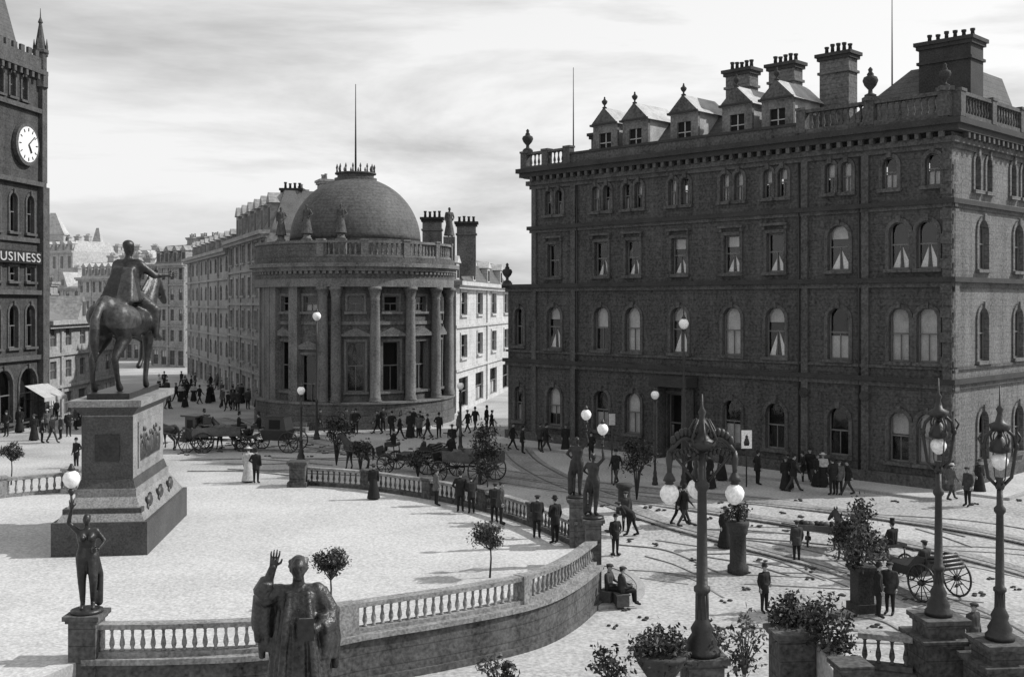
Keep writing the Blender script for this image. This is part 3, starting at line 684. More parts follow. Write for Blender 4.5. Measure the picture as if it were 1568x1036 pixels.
def person(walk=0,lean=0,sit=False,skirt=False,hat='bowler',mats=(0,0),armsf=0,wide=1.0,arm2=None):
    mc,mtn=M_cloth[mats[0]],M_cloth[mats[1]]
    b=MB(); e=MB()
    hz=.92 if not sit else .48
    dz=hz-.92
    def U(p):
        x,y,z=p; y0=y; z0=z-.92
        c=math.cos(lean);s_=math.sin(lean)
        return (x,y0*c-z0*s_,y0*s_*1+z0*c+.92+dz)
    for sg in (-1,1):
        w=walk*sg
        if sit: pts=[(sg*.09,0,.5),(sg*.11,-.42,.5),(sg*.11,-.45,.1),(sg*.12,-.6,.05)]
        else: pts=[(sg*.09,0,.92),(sg*.1,-.13*w-.02,.5),(sg*.1,-.32*w+(.05 if w<0 else 0),.1),(sg*.12,-.32*w-.14,.045)]
        b.chain(pts,[.105,.072,.05,.045],mtn)
    if skirt:
        b.tube([(0,.0,.06),(0,0,.5),(0,0,.9),(0,0,1.05)],[.33,.25,.17,.13],16,mtn)
    for sg in (-1,1): b.caps(U((sg*.07,0,.95)),U((sg*.1,0,1.34)),.115*wide,.115*wide,mc)
    b.caps(U((0,0,1.08)),U((0,-.01,1.32)),.12*wide,.13*wide,mc)
    if not skirt and not sit: b.tube([U((0,0,1.05)),(0,.01+dz,.72)],[.16*wide,.185*wide],14,mc)
    b.caps(U((-.15,0,1.4)),U((.15,0,1.4)),.065,.065,mc)
    b.caps(U((0,0,1.4)),U((0,-.015,1.54)),.06,.052,M_skin)
    hd=U((0,-.03,1.62)); b.ell(hd,(.074,.092,.112),M_skin,12,9)
    b.ell((hd[0],hd[1]-.09,hd[2]-.01),(.014,.02,.022),M_skin)
    b.ell((hd[0],hd[1]-.07,hd[2]-.085),(.03,.03,.025),M_skin)
    for sg in (-1,1):
        e.ell((hd[0]+sg*.03,hd[1]-.083,hd[2]+.018),(.012,.008,.008),M_hair,6,4)
        e.ell((hd[0]+sg*.076,hd[1]+.005,hd[2]),(.01,.02,.03),M_skin,6,5)
    e.ell((hd[0],hd[1]-.088,hd[2]-.05),(.024,.008,.006),M_hair,6,4)
    e.ell((hd[0],hd[1]+.02,hd[2]+.025),(.078,.085,.1),M_hair,10,7)
    for sg in (-1,1):
        if armsf: pts=[U((sg*.2,0,1.4)),U((sg*.25,-.1,1.14)),U((sg*.13,-.32,1.1))]
        elif arm2 and sg==1: pts=[U((.2,0,1.4)),U((.33,.06,1.16)),U((.2,-.1,1.02))]
        elif walk: pts=[U((sg*.2,0,1.4)),U((sg*.25,.03+.1*sg*walk,1.13)),U((sg*.25,-.06+.22*sg*walk,.9))]
        else: pts=[U((sg*.2,0,1.4)),U((sg*.26,.03,1.13)),U((sg*.25,-.06,.89))]
        b.chain(pts,[.062,.048,.034],mc)
        d=Vector(pts[2])-Vector(pts[1]); hand(e,pts[2],d,(0,-1,0) if not armsf else (0,0,1),M_skin)
    hx,hy,hh=hd
    if hat=='bowler': e.lathe(hx,hy+.01,[(.125,.05),(.13,.06),(.092,.065),(.092,.12),(.07,.165),(.02,.18)],14,M_cloth[0],True,hh)
    elif hat=='boater': e.lathe(hx,hy+.01,[(.15,.05),(.15,.06),(.09,.065),(.09,.13),(.02,.135)],14,M_cloth[2],True,hh)
    elif hat=='cap': e.lathe(hx,hy-.01,[(.1,.05),(.125,.07),(.12,.1),(.06,.125)],12,M_cloth[1],True,hh); e.lathe(hx,hy-.09,[(.07,.05),(.07,.065)],10,M_cloth[0],True,hh)
    elif hat=='top': e.lathe(hx,hy+.01,[(.13,.05),(.13,.06),(.088,.065),(.085,.2),(.092,.22)],14,M_cloth[0],True,hh)
    elif hat=='lady': e.lathe(hx,hy+.01,[(.2,.06),(.205,.075),(.1,.085),(.09,.14),(.03,.16)],16,M_cloth[2] if mats[0]==2 else M_cloth[1],True,hh)
    def mf(c):
        if (Vector(c)-Vector((hd[0],hd[1],hd[2]))).length<.135 : return M_skin
        if c.z<.09 : return M_cloth[0]
        if sit: return mc if c.z>.62 or c.y>-.05 else mtn
        return mc if c.z>(1.04 if skirt else .73) else mtn
    return fuse(b,.022,mf,e,2).mesh("pedestrian")
PM={
 'a':person(hat='bowler',arm2=True),'b':person(hat='cap',mats=(1,0),wide=1.1),'c':person(walk=1,hat='bowler',mats=(0,1)),'d':person(walk=-1,hat='cap',mats=(0,0)),
 'w':person(skirt=True,hat='lady',mats=(2,0)),'x':person(skirt=True,hat='lady',mats=(0,0)),'l':person(lean=.45,hat='cap',armsf=1),
 's':person(sit=True,hat='cap',mats=(1,0),armsf=1),'t':person(sit=True,hat='top',mats=(0,1),armsf=1),'n':person(lean=1.0,walk=.6,hat='cap',mats=(0,0),armsf=1),
 'p':person(skirt=True,hat='lady',mats=(2,2)),'g':person(walk=.8,hat='boater',mats=(3,1)),'h':person(hat='cap',mats=(3,0),wide=.95)}
def put(k,x,y,rot=0,z=None,sc=1.05,name=None):
    p=S(x,y,z); nm=name or ('woman' if k in 'wxp' else 'man')
    if z is not None and z>0: p.z=z
    return link(nm,PM[k],p,math.radians(rot+R.uniform(-25,25)),sc*R.uniform(.92,1.03))
ppl=[('p',380,738,170,None),('a',392,740,150,None),('a',1170,937,20,None),('b',1220,860,200,None),('c',1048,805,90,None),('d',1040,803,100,None),('x',1110,838,30,None),
('c',1215,752,80,None),('x',1203,750,0,None),('w',1260,745,0,None),('a',1275,758,180,None),('c',1298,757,-90,None),('h',1285,757,0,None),('a',1160,742,90,None),('b',1482,775,-90,None),('g',1457,765,90,None),('x',1500,755,0,None),
('n',968,820,-90,None),('b',958,812,0,None),('a',942,850,40,None),('b',1363,940,-60,None),('a',1345,945,60,None),('b',1490,1015,30,None),
('a',705,784,190,.05),('l',722,786,170,.05),('h',668,774,140,.05),('l',757,800,170,.05),('b',767,803,110,.05),('l',822,824,160,.05),('a',850,832,240,.05),('x',572,764,180,.05),
('c',555,655,90,None),('a',600,668,0,None),('d',612,672,90,None),('x',628,670,0,None),('h',641,670,0,None),('c',655,671,-90,None),('a',672,670,180,None),('g',702,668,90,None),('x',692,692,0,None),('a',745,658,90,None),('c',530,662,90,None),('a',545,664,0,None),
('a',800,694,90,None),('c',836,692,90,None),('x',866,690,0,None),('b',827,690,120,None),('d',785,688,90,None),('a',905,705,0,None),
('a',10,668,0,None),('x',52,674,0,None),('a',64,678,90,None),('c',80,678,90,None),('b',93,672,-60,None),('a',117,716,0,None),('g',72,662,0,None),('x',30,662,0,None),('a',105,668,20,None),('a',20,640,20,None),('a',50,640,20,None)]
for k,x_,y_,r_,z_ in ppl: put(k,x_,y_,r_,z_)
for i in range(46):
    x_=R.uniform(240,420); y_=R.uniform(590,626)+ (x_-240)*.03
    put(R.choice('abcdxwgh'),x_,y_,R.uniform(0,360))
for i in range(16): put(R.choice('abcdxh'),R.uniform(470,760),R.uniform(640,668),R.uniform(0,360))
for i in range(10): put(R.choice('abcxg'),R.uniform(880,1440),R.uniform(733,748),R.uniform(0,360))
for i in range(12): put(R.choice('abcxg'),R.uniform(70,135),R.uniform(600,660),R.uniform(0,360))
for x_,y_,r_ in ((932,925,60),(952,930,100)):
    q=S(x_,y_); link("seated_man",PM['s'],(q.x,q.y,q.z-.02+.11),math.radians(r_),1.06)
    bx=MB(Tat(q,math.radians(r_))); bx.box(-.3,.3,-.2,.25,.1,.5,M_wood); bx.box(-.33,.33,-.23,.28,.5,.54,M_wood); single("wooden_crate",bx,q)
smesh=person(skirt=True,hat='none',mats=(0,0),arm2=True)
for i in range(len(smesh.materials)): smesh.materials[i]=M_trim
for k,loc in enumerate(stat): link("parapet_figure",smesh,Vector(loc),.3*k-.4,1.35 if k<3 else 1.5,parent=bankg)
# ------------------------------------------------------------------ horses
def horse(raised=False,m=M_coat,head=0):
    b=MB();e=MB()
    for sg in (-1,1):
        b.caps((sg*.08,.42,1.14),(sg*.1,0,1.1),.24,.26,m); b.caps((sg*.1,0,1.1),(sg*.09,-.45,1.2),.25,.24,m)
    b.caps((0,.5,1.1),(0,.62,1.2),.24,.2,m); b.caps((0,.38,1.42),(0,-.1,1.32),.11,.12,m); b.caps((0,-.1,1.32),(0,-.6,1.36),.12,.17,m)
    b.chain([(0,.52,1.25),(0,.72,1.5),(0,.9,1.76)],[.22,.17,.12],m)
    b.chain([(0,.93,1.82),(0,1.12,1.66+head),(0,1.3,1.46+head)],[.115,.095,.06],m); b.ell((0,1.0,1.68),(.06,.12,.1),m)
    for sg in (-1,1):
        e.tube([(sg*.05,.9,1.9),(sg*.065,.91,1.98),(sg*.06,.92,2.04)],[.035,.03,.006],6,m)
        e.ell((sg*.085,1.05,1.76),.017,M_hair,6,5)
    for sg in (-1,1):
        st=.1*sg
        b.chain([(sg*.15,-.52,1.2),(sg*.17,-.34,.86),(sg*.16,-.68+st*.6,.52),(sg*.16,-.62+st,.16),(sg*.16,-.56+st,.05)],[.22,.125,.062,.045,.062],m)
        if raised and sg==-1: b.chain([(sg*.16,.5,1.12),(sg*.16,.5,.9),(sg*.15,.86,.78),(sg*.15,.78,.42),(sg*.15,.7,.34)],[.15,.1,.06,.042,.055],m)
        else: b.chain([(sg*.16,.48,1.1),(sg*.16,.44,.85),(sg*.15,.47-st*.5,.48),(sg*.15,.46-st,.15),(sg*.15,.5-st,.05)],[.15,.1,.058,.042,.06],m)
    b.chain([(0,-.76,1.38),(0,-.92,1.15),(0,-.95,.8),(0,-.9,.5)],[.06,.075,.08,.03],m)
    for k in range(7):
        t=k/6; b.ell((0,.45+.42*t,1.5+.38*t),(.035,.07,.08),m)
    return b,e
hb,he=horse()
he.tube([(-.12,.95,1.6),(0,1.02,1.5),(.12,.95,1.6)],.02,5,M_hair)
for sx in (-.3,.3): he.tube([(sx*.8,.62,1.25),(sx*1.2,0,1.15),(sx*1.15,-.7,1.1)],.02,5,M_hair)
HM=fuse(hb,.03,lambda c:M_coat if c.z>.07 else M_hair,he,3).mesh("horse")
def wheel(mb,x,y,r,m=M_black,n=12):
    pts=[(x,y+r*math.cos(2*pi*k/24),r+r*math.sin(2*pi*k/24)) for k in range(25)]
    mb.tube(pts,.04,6,m)
    for k in range(n): a=2*pi*k/n; mb.tube([(x,y,r),(x,y+(r-.02)*math.cos(a),r+(r-.02)*math.sin(a))],.02,5,m)
    mb.tube([(x-.12,y,r),(x+.12,y,r)],.09,8,m)
def tackle(mb):
    for sx in (-.42,.42): mb.tube([(sx,.4,.9),(sx,1.6,.95),(sx,3.1,1.1)],[.04,.035,.03],6,M_wood)
def hansom(p,ang,sc=1.06):
    b,w=MB(),MB()
    b.box(-.55,.55,-.5,.35,.75,2.1,M_black); b.box(-.6,.6,-.6,.7,2.1,2.2,M_black); b.frus(-.55,.55,.35,.9,.55,-.55,.55,.35,.5,1.2,M_black)
    b.add([(-.555,-.3,1.45),(-.555,.2,1.45),(-.555,.2,1.95),(-.555,-.3,1.95)],[[0,1,2,3]],M_room)
    b.box(-.3,.3,-.95,-.5,1.6,1.7,M_wood); b.box(-.3,.3,-1.0,-.9,1.7,2.1,M_black); b.tube([(-.8,0,.72),(.8,0,.72)],.04,6,M_iron)
    tackle(b)
    for sx in (-.78,.78): wheel(w,sx,0,.72)
    b.tube([(0,-.8,1.2),(0,-.5,.8)],.03,5,M_iron)
    T_=Tat(p,ang,sc)
    for q in (b,w): q.v=[T_(*v) for v in q.v]
    group("hansom_cab",{"cab_body":b,"wheels":w},Vector(p))
    h=T_(0,2.4,0); link("horse",HM,h,ang,sc)
    d=T_(0,-.72,1.22); link("coachman",PM['t'],d,ang+pi,sc)
def carriage(p,ang,sc=1.06,kind=0,hs=True,pax=False):
    b,w=MB(),MB()
    if kind==0:
        b.frus(-.55,.55,-.7,.7,.7,-.65,.65,-.9,.9,1.3,M_black); b.frus(-.65,.65,-.8,.6,1.3,-.6,.6,-.6,.5,2.1,M_black); b.box(-.64,.64,-.68,.56,2.1,2.18,M_black)
        for sx in (-.66,.66): b.add([(sx,-.4,1.4),(sx,.3,1.4),(sx*.95,.3,1.95),(sx*.95,-.4,1.95)],[[0,1,2,3]],M_room)
    elif kind==2: # open victoria, hood folded down behind the seat
        b.frus(-.55,.55,-.5,.7,.65,-.65,.65,-.95,.85,1.0,M_black); b.box(-.62,.62,-.9,-.35,1.0,1.12,M_wood)
        b.frus(-.65,.65,-1.0,-.85,1.0,-.65,.65,-1.2,-1.08,1.5,M_black)
        for k in range(4): b.tube([(-.67,-1.1-.1*k,1.48-.1*k),(-.5,-1.28-.1*k,1.5-.11*k),(.5,-1.28-.1*k,1.5-.11*k),(.67,-1.1-.1*k,1.48-.1*k)],.07,7,M_black)
        for sx in (-.65,.65): b.frus(sx-.03,sx+.03,-.95,-.2,1.0,sx-.03,sx+.03,-1.0,-.6,1.45,M_black)
    else:
        b.box(-.75,.75,-1.6,1.2,.95,1.05,M_wood)
        for sx in (-.75,.75): b.box(sx-.03,sx+.03,-1.6,1.2,1.05,1.5,M_wood); 
        b.box(-.72,.72,-1.62,-1.56,1.05,1.5,M_wood)
        for k in range(6): b.ell((R.uniform(-.4,.4),-1.2+k*.35,1.35),(.35,.3,.25),M_cloth[3])
    b.box(-.5,.5,1.0,1.5,1.35,1.45,M_black); b.box(-.5,.5,1.45,1.9,.8,.86,M_black); b.frus(-.5,.5,1.85,1.95,.86,-.5,.5,2.0,2.05,1.3,M_black)
    for sx in (-.4,.4): b.tube([(sx,1.0,.9),(sx,1.05,1.35)],.03,5,M_iron)
    b.tube([(0,-1.1,.8),(0,1.5,.6)],.05,6,M_iron)
    for y,r in ((-1.0,.62),(1.35,.48)):
        b.tube([(-.8,y,r),(.8,y,r)],.035,6,M_iron)
        for sx in (-.82,.82): wheel(w,sx,y,r)
    for sx in (-.42,.42): b.tube([(sx,1.5,.6),(sx,2.4,.9),(sx,4.0,1.1)],[.04,.035,.03],6,M_wood)
    T_=Tat(p,ang,sc)
    for q in (b,w): q.v=[T_(*v) for v in q.v]
    group("horse_carriage" if kind!=1 else "cart",{"carriage_body":b,"wheels":w},Vector(p))
    if hs:
        h=T_(0,3.3,0); link("horse",HM,(h.x,h.y,terrain(h.x,h.y)),ang,sc)
    d=T_(0,1.2,.98); link("coachman",PM['t'],d,ang+pi,sc)
    if kind==2: d=T_(-.25,-.6,.64); link("seated_man",PM['s'],d,ang+pi,sc)
rd=math.radians
hansom(S(300,690),rd(60)); carriage(S(335,690),rd(-70),kind=1,hs=False); carriage(S(425,690),rd(80)); carriage(S(635,722),rd(75),kind=2); carriage(S(720,735),rd(60),kind=1,hs=False)
carriage(S(1405,905),rd(25),kind=2)
hc=MB(); q=S(1258,838)
hc.box(-1.0,1.0,-.5,.5,.75,.82,M_wood); hc.box(-1,1,-.5,-.46,.82,1.0,M_wood); hc.box(-1,1,.46,.5,.82,1.0,M_wood)
for k in range(9): hc.ell((-.8+k*.2,R.uniform(-.2,.2),.98),(.14,.16,.13),M_leafs[k%3])
for sx in (-.55,.55): wheel(hc,sx,0,.36)
hc.tube([(-1,-.4,.78),(-1.7,-.4,.85)],.025,5,M_wood); hc.tube([(-1,.4,.78),(-1.7,.4,.85)],.025,5,M_wood); hc.tube([(-.9,.3,.75),(-.9,.3,0)],.03,5,M_wood)
T_=Tat(q,rd(-20)); hc.v=[T_(*v) for v in hc.v]; single("flower_barrow",hc,q)
# ------------------------------------------------------------------ equestrian monument
mo=S(156,853,0); ang=rd(6); Tm=Tat((mo.x-.1,mo.y,.05),ang)
pb,pl=MB(Tm),MB(Tm)
W=1.75
pb.box(-W,W,0,8.0,0,1.25,M_granite)
pb.frus(-W+.15,W-.15,.15,7.85,1.25,-W+.6,W-.6,.9,7.1,2.05,M_granitel)
pb.box(-W+.62,W-.62,.95,7.05,2.05,2.35,M_granitel)
pb.frus(-1.08,1.08,1.0,7.0,2.35,-.98,.98,1.15,6.85,2.7,M_granite)
pb.box(-.95,.95,1.2,6.8,2.7,5.15,M_granitel)
pb.box(-.96,.96,1.17,1.199,2.72,5.1,M_granite)  # thin darker sheet over the shaft front, painting its shade
pb.box(-W+.3,W-.3,.4,.9,1.26,1.7,M_granite)
# trophies on the slope of the base
for y_ in (2.0,4.0,6.0):
    pb.tube([(1.45,y_-.6,1.5),(1.3,y_+.6,1.9)],.07,6,M_bronze); pb.ell((1.4,y_,1.72),(.12,.4,.25),M_bronzel)
pb.frus(-.95,.95,1.2,6.8,5.15,-1.25,1.25,.9,7.1,5.5,M_granite); pb.box(-1.35,1.35,.8,7.2,5.5,5.75,M_granitel)
pb.box(-.8,.8,1.3,6.7,5.75,5.98,M_bronze)
for sx in (-1,1):
    a=.952*sx; b_=1.0*sx
    pl.box(min(a,b_),max(a,b_),2.0,6.0,3.0,4.8,M_granitel)
    for k in range(16):
        y_=2.3+k*.23; hh=R.uniform(.6,1.2); pl.ell((1.0*sx,y_,3.2+hh/2),(.06,.1,hh/2),M_bronzel,8,6); pl.ell((1.02*sx,y_,3.3+hh),(.06,.08,.1),M_bronzel,8,5)
pl.box(-.45,.45,1.11,1.168,3.4,4.4,M_bronze)
hb,he=horse(raised=True,m=M_bronze,head=-.02)
rb=hb
def rc(pts,rs): rb.chain(pts,rs,M_bronze)
for sg in (-1,1):
    rc([(sg*.12,.1,1.52),(sg*.34,.36,1.28),(sg*.38,.28,.88),(sg*.38,.42,.82)],[.13,.095,.06,.05])
    rb.caps((sg*.08,.05,1.55),(sg*.11,.08,1.98),.12,.13,M_bronze)
rb.caps((-.18,.08,2.06),(.18,.08,2.06),.075,.075,M_bronze); rb.caps((0,.08,2.05),(0,.1,2.2),.065,.06,M_bronze)
rb.ell((0,.11,2.3),(.085,.1,.125),M_bronze,12,9); rb.ell((0,.09,2.36),(.1,.12,.09),M_bronze); rb.ell((0,.22,2.29),(.02,.03,.03),M_bronze)
rc([(.2,.08,2.04),(.4,.2,1.86),(.5,.5,1.88)],[.08,.06,.042]); rc([(-.2,.08,2.04),(-.3,.12,1.78),(-.14,.38,1.66)],[.08,.06,.042])
rb.frus(-.3,.3,-.35,.05,1.42,-.17,.17,-.1,.0,2.0,M_bronze)
ee=he; hand(ee,(.5,.5,1.88),(.3,1,.05),(0,0,1),M_bronze,1.2,.1); hand(ee,(-.14,.38,1.66),(.3,1,-.1),(0,0,1),M_bronze,1.2,1.0)
ee.tube([(.0,1.2,1.55),(.12,.9,1.5),(.0,.45,1.64)],.012,5,M_bronze); ee.tube([(.0,1.2,1.55),(-.12,.9,1.5),(-.1,.45,1.64)],.012,5,M_bronze)
hs=fuse(rb,.03,lambda c:M_bronzel if (c.z>1.0 and c.y<-.1 and c.x>.0) else M_bronze,ee,2)  # upper rear right takes the paler bronze
ST=Tm(.08,3.75,5.96); Th=Tat(ST,ang-rd(16),2.5); hs.T=None; hs.v=[Th(*v) for v in hs.v]
group("equestrian_monument",{"pedestal":pb,"relief_panels":pl,"horse_and_rider":hs},mo)
# ------------------------------------------------------------------ robed statue with raised arm
sb,se=MB(),MB(); mB=M_orator
sb.lathe(0,0,[(.36,0),(.34,.12),(.3,.4),(.26,.85),(.22,1.1),(.2,1.3),(.16,1.42)],24,mB,True,0,1.0,.8)
rr=random.Random(5)
for k in range(24):
    a=2*pi*k/24+rr.uniform(-.08,.08); r0=.36+rr.uniform(-.02,.035)
    a2=a+rr.uniform(-.12,.12); rad=rr.uniform(.018,.034)
    sb.tube([(r0*math.cos(a),.85*r0*math.sin(a),.0),(.31*math.cos(a2),.26*math.sin(a2),.45),(.26*math.cos(a2),.215*math.sin(a2),.85),(.2*math.cos(a2),.16*math.sin(a2),1.28)],[rad*1.5,rad*1.2,rad,rad*.6],7,mB)
for sg in (-1,1): sb.caps((sg*.09,0,1.12),(sg*.12,0,1.34),.12,.12,mB)
sb.caps((-.19,.0,1.395),(.19,0,1.395),.085,.085,mB); sb.caps((0,0,1.4),(0,-.02,1.54),.07,.062,mB)
hd=(0,-.04,1.645); sb.ell(hd,(.076,.092,.115),mB,14,10)
sb.ell((0,-.135,1.635),(.015,.022,.028),mB); sb.ell((0,-.125,1.585),(.028,.014,.01),mB); sb.ell((0,-.105,1.56),(.035,.035,.03),mB)
sb.ell((0,.015,1.685),(.088,.09,.09),mB); sb.ell((0,-.122,1.685),(.055,.018,.012),mB)
for k in range(12):
    a=pi*(k/11)*1.3-.45; sb.ell((.085*math.cos(a),.03+.07*math.sin(a),1.66+rr.uniform(-.05,.06)),(.026,.026,.03),mB,7,5)
for sg in (-1,1):
    se.ell((sg*.032,-.122,1.655),(.013,.01,.008),M_iron,6,5); sb.ell((sg*.08,-.03,1.635),(.014,.025,.034),mB)
    sb.tube([(sg*.09,-.1,1.42),(sg*.12,-.2,1.15),(sg*.15,-.25,.8),(sg*.19,-.3,.3),(sg*.2,-.33,.0)],[.035,.04,.04,.045,.05],8,mB)
    sb.tube([(sg*.045,-.12,1.42),(sg*.05,-.19,1.1),(sg*.055,-.25,.55)],[.02,.024,.026],7,mB)
se.ell((0,-.132,1.6),(.024,.006,.004),M_iron,6,5)
for k in range(6): se.ell((0,-.185-.014*k,1.25-.09*k),.011,M_bronze,6,4)
sb.chain([(-.19,0,1.4),(-.36,-.05,1.38),(-.25,-.16,1.7)],[.09,.07,.04],mB)
sb.tube([(-.2,0,1.4),(-.33,-.04,1.36),(-.36,-.07,1.44),(-.31,-.12,1.56)],[.1,.11,.1,.075],10,mB)
for k,(dx,dy,zb_) in enumerate(((-.02,.03,.72),(.03,-.01,.8),(-.05,.0,.9),(.06,.04,.66),(-.07,.03,1.02))):
    sb.tube([(-.33+dx,-.03+dy,1.38),(-.36+dx,-.01+dy,1.1),(-.34+dx*1.4,.0+dy,zb_)],[.06,.055,.035],8,mB)
hand(se,(-.248,-.163,1.7),(.15,-.1,1),(1,0,0),mB,1.1,.3)
sb.chain([(.19,0,1.4),(.31,.0,1.14),(.17,-.23,1.06)],[.09,.072,.042],mB)
sb.tube([(.2,0,1.4),(.3,.0,1.2),(.29,-.08,1.08),(.22,-.17,1.05)],[.1,.11,.11,.09],10,mB)
for k,(dx,dy,zb_) in enumerate(((-.02,-.08,.62),(.03,-.02,.7),(.05,.04,.58),(-.05,-.12,.74),(.0,.08,.5))):
    sb.tube([(.29+dx,dy,1.2),(.33+dx,dy,.9),(.31+dx*1.4,dy,zb_)],[.06,.058,.035],8,mB)
hand(se,(.165,-.235,1.06),(-.85,-.4,.1),(0,0,1),mB,1.15,.9); se.box(.0,.16,-.33,-.285,.98,1.2,M_bronze); se.box(.01,.15,-.322,-.293,1.201,1.204,M_bank)
st=fuse(sb,.013,lambda c:mB,se,1)
D=17.2; zt=5.62; sc=1.5; X=(457-CX)/F*D; zb_=zt-1.78*sc
Tq=Tat((X,D,zb_),rd(10),sc); st.v=[Tq(*v) for v in st.v]
sp=MB(); sp.T=Tat((X,D,-1.3),rd(8)); sp.box(-1.1,1.1,-1.1,1.1,0,.5,M_granite); sp.box(-.8,.8,-.8,.8,.5,zb_+.9,M_granitel); sp.box(-.95,.95,-.95,.95,zb_+.9,zb_+1.15,M_granitel); sp.box(-.6,.6,-.6,.6,zb_+1.15,zb_+1.31,M_bronze)
group("robed_orator_statue",{"figure":st,"pedestal":sp},Vector((X,D,-1.3)))
# ------------------------------------------------------------------ nymph lamp bearers
def globe(mb,x,y,z,r): mb.lathe(x,y,[(.3*r,1.1*r),(.75*r,.8*r),(r,.3*r),(.98*r,-.1*r),(.75*r,-.6*r),(.35*r,-.95*r),(.1*r,-1.05*r)],16,M_opal,True,z); mb.lathe(x,y,[(.35*r,1.05*r),(.5*r,1.15*r),(.3*r,1.5*r),(.12*r,1.9*r)],10,M_iron,True,z)
def nymph_mesh():
    b,e=MB(),MB(); m=M_bronze
    b.chain([(-.08,0,.92),(-.08,-.02,.5),(-.07,.03,.09),(-.08,-.1,.04)],[.115,.075,.045,.04],m)
    b.chain([(.09,0,.92),(.12,-.12,.52),(.1,.02,.12),(.11,-.1,.04)],[.115,.075,.045,.04],m)
    for sg in (-1,1): b.caps((sg*.07,0,.95),(sg*.055,0,1.12),.12,.09,m); b.caps((sg*.05,0,1.12),(sg*.08,0,1.3),.09,.1,m); b.ell((sg*.07,-.1,1.28),(.055,.05,.055),m)
    b.caps((-.14,0,1.38),(.14,0,1.38),.055,.055,m); b.caps((0,0,1.4),(.0,-.01,1.52),.045,.045,m); b.ell((0,-.02,1.6),(.07,.088,.105),m,12,9); b.ell((0,.06,1.62),(.07,.07,.07),m); b.ell((0,-.11,1.595),(.012,.018,.02),m)
    b.chain([(-.16,0,1.4),(-.3,-.02,1.55),(-.25,-.04,1.82)],[.052,.042,.03],m); b.chain([(.16,0,1.39),(.3,.0,1.2),(.2,-.14,1.08)],[.052,.042,.03],m)
    hand(e,(-.25,-.04,1.82),(0,0,1),(1,0,0),m,1,.8); hand(e,(.2,-.14,1.08),(-.8,-.4,0),(0,0,1),m)
    b.chain([(.15,.0,1.0),(.22,.05,.6),(.2,.08,.1)],[.05,.06,.07],m)
    for sg in (-1,1): e.ell((sg*.028,-.1,1.615),(.01,.007,.006),M_iron,6,4)
    e.tube([(-.25,-.06,1.75),(-.25,-.06,2.1)],[.018,.022],7,M_iron); e.lathe(-.25,-.06,[(.03,2.05),(.07,2.12),(.03,2.17)],8,M_iron)
    globe(e,-.25,-.06,2.32,.15)
    e.lathe(0,0,[(.28,-.06),(.28,0),(.22,.02)],16,m)
    return fuse(b,.02,lambda c:m,e,2)
nm=nymph_mesh(); NM=nm.mesh("nymph")
def nymph(p,ang,z0,z1,pw,sc=1.42):
    e=bpy.data.objects.new("nymph_lamp_statue",None); scene.collection.objects.link(e); e.location=(p.x,p.y,z1+.08)
    o=link("figure",NM,(0,0,0),ang,sc,parent=e)
    pm=MB(); pierbox(pm,(p.x,p.y),0,pw,z0,z1,M_balusd); pm.lathe(p.x,p.y,[(.36,0),(.36,.05),(.3,.1)],16,M_balusd,True,z1-.02)
    link("pedestal",pm.mesh("pedestal",Vector((p.x,p.y,z1+.08))),parent=e)
nymph(S(133,1010,0),rd(15),-1.6,1.28,.72,1.5)
nymph(S(884,838,0),rd(170),-1.2,1.95,.6,1.35)
nymph(S(910,872,0)+Vector((0,.5,0)),rd(150),-1.8,1.75,.55,1.35)
# ------------------------------------------------------------------ street lamps
def post(mb,x,y,z0,z1,r,m=M_iron):
    h=z1-z0
    mb.lathe(x,y,[(r*4,0),(r*4,.12),(r*3.2,.2),(r*3.4,.3),(r*2.2,.5),(r*2.5,.62),(r*1.5,.8),(r*1.35,h*.3),(r*1.8,h*.31),(r*1.8,h*.33),(r*1.25,h*.34),(r,h*.8),(r*1.6,h*.82),(r*1.6,h*.84),(r*.9,h*.86),(r*.8,h)],14,m,True,z0)
    for k in range(10):
        a=k*pi/5; mb.tube([(x+r*1.35*math.cos(a),y+r*1.35*math.sin(a),z0+.85),(x+r*1.3*math.cos(a),y+r*1.3*math.sin(a),z0+h*.3)],r*.16,4,m)
def scroll(mb,x,y,z,ax,s,m=M_iron):
    pts=[]
    for k in range(15):
        t=k/14; a=t*5.2; rr=(1-t*.78)*.36*s
        pts.append((x+ax[0]*(.1*s+.62*s*min(1,t*1.6)-rr*math.cos(a)*.5),y+ax[1]*(.1*s+.62*s*min(1,t*1.6)-rr*math.cos(a)*.5),z+rr*math.sin(a)))
    mb.tube(pts,.03*s,6,m)
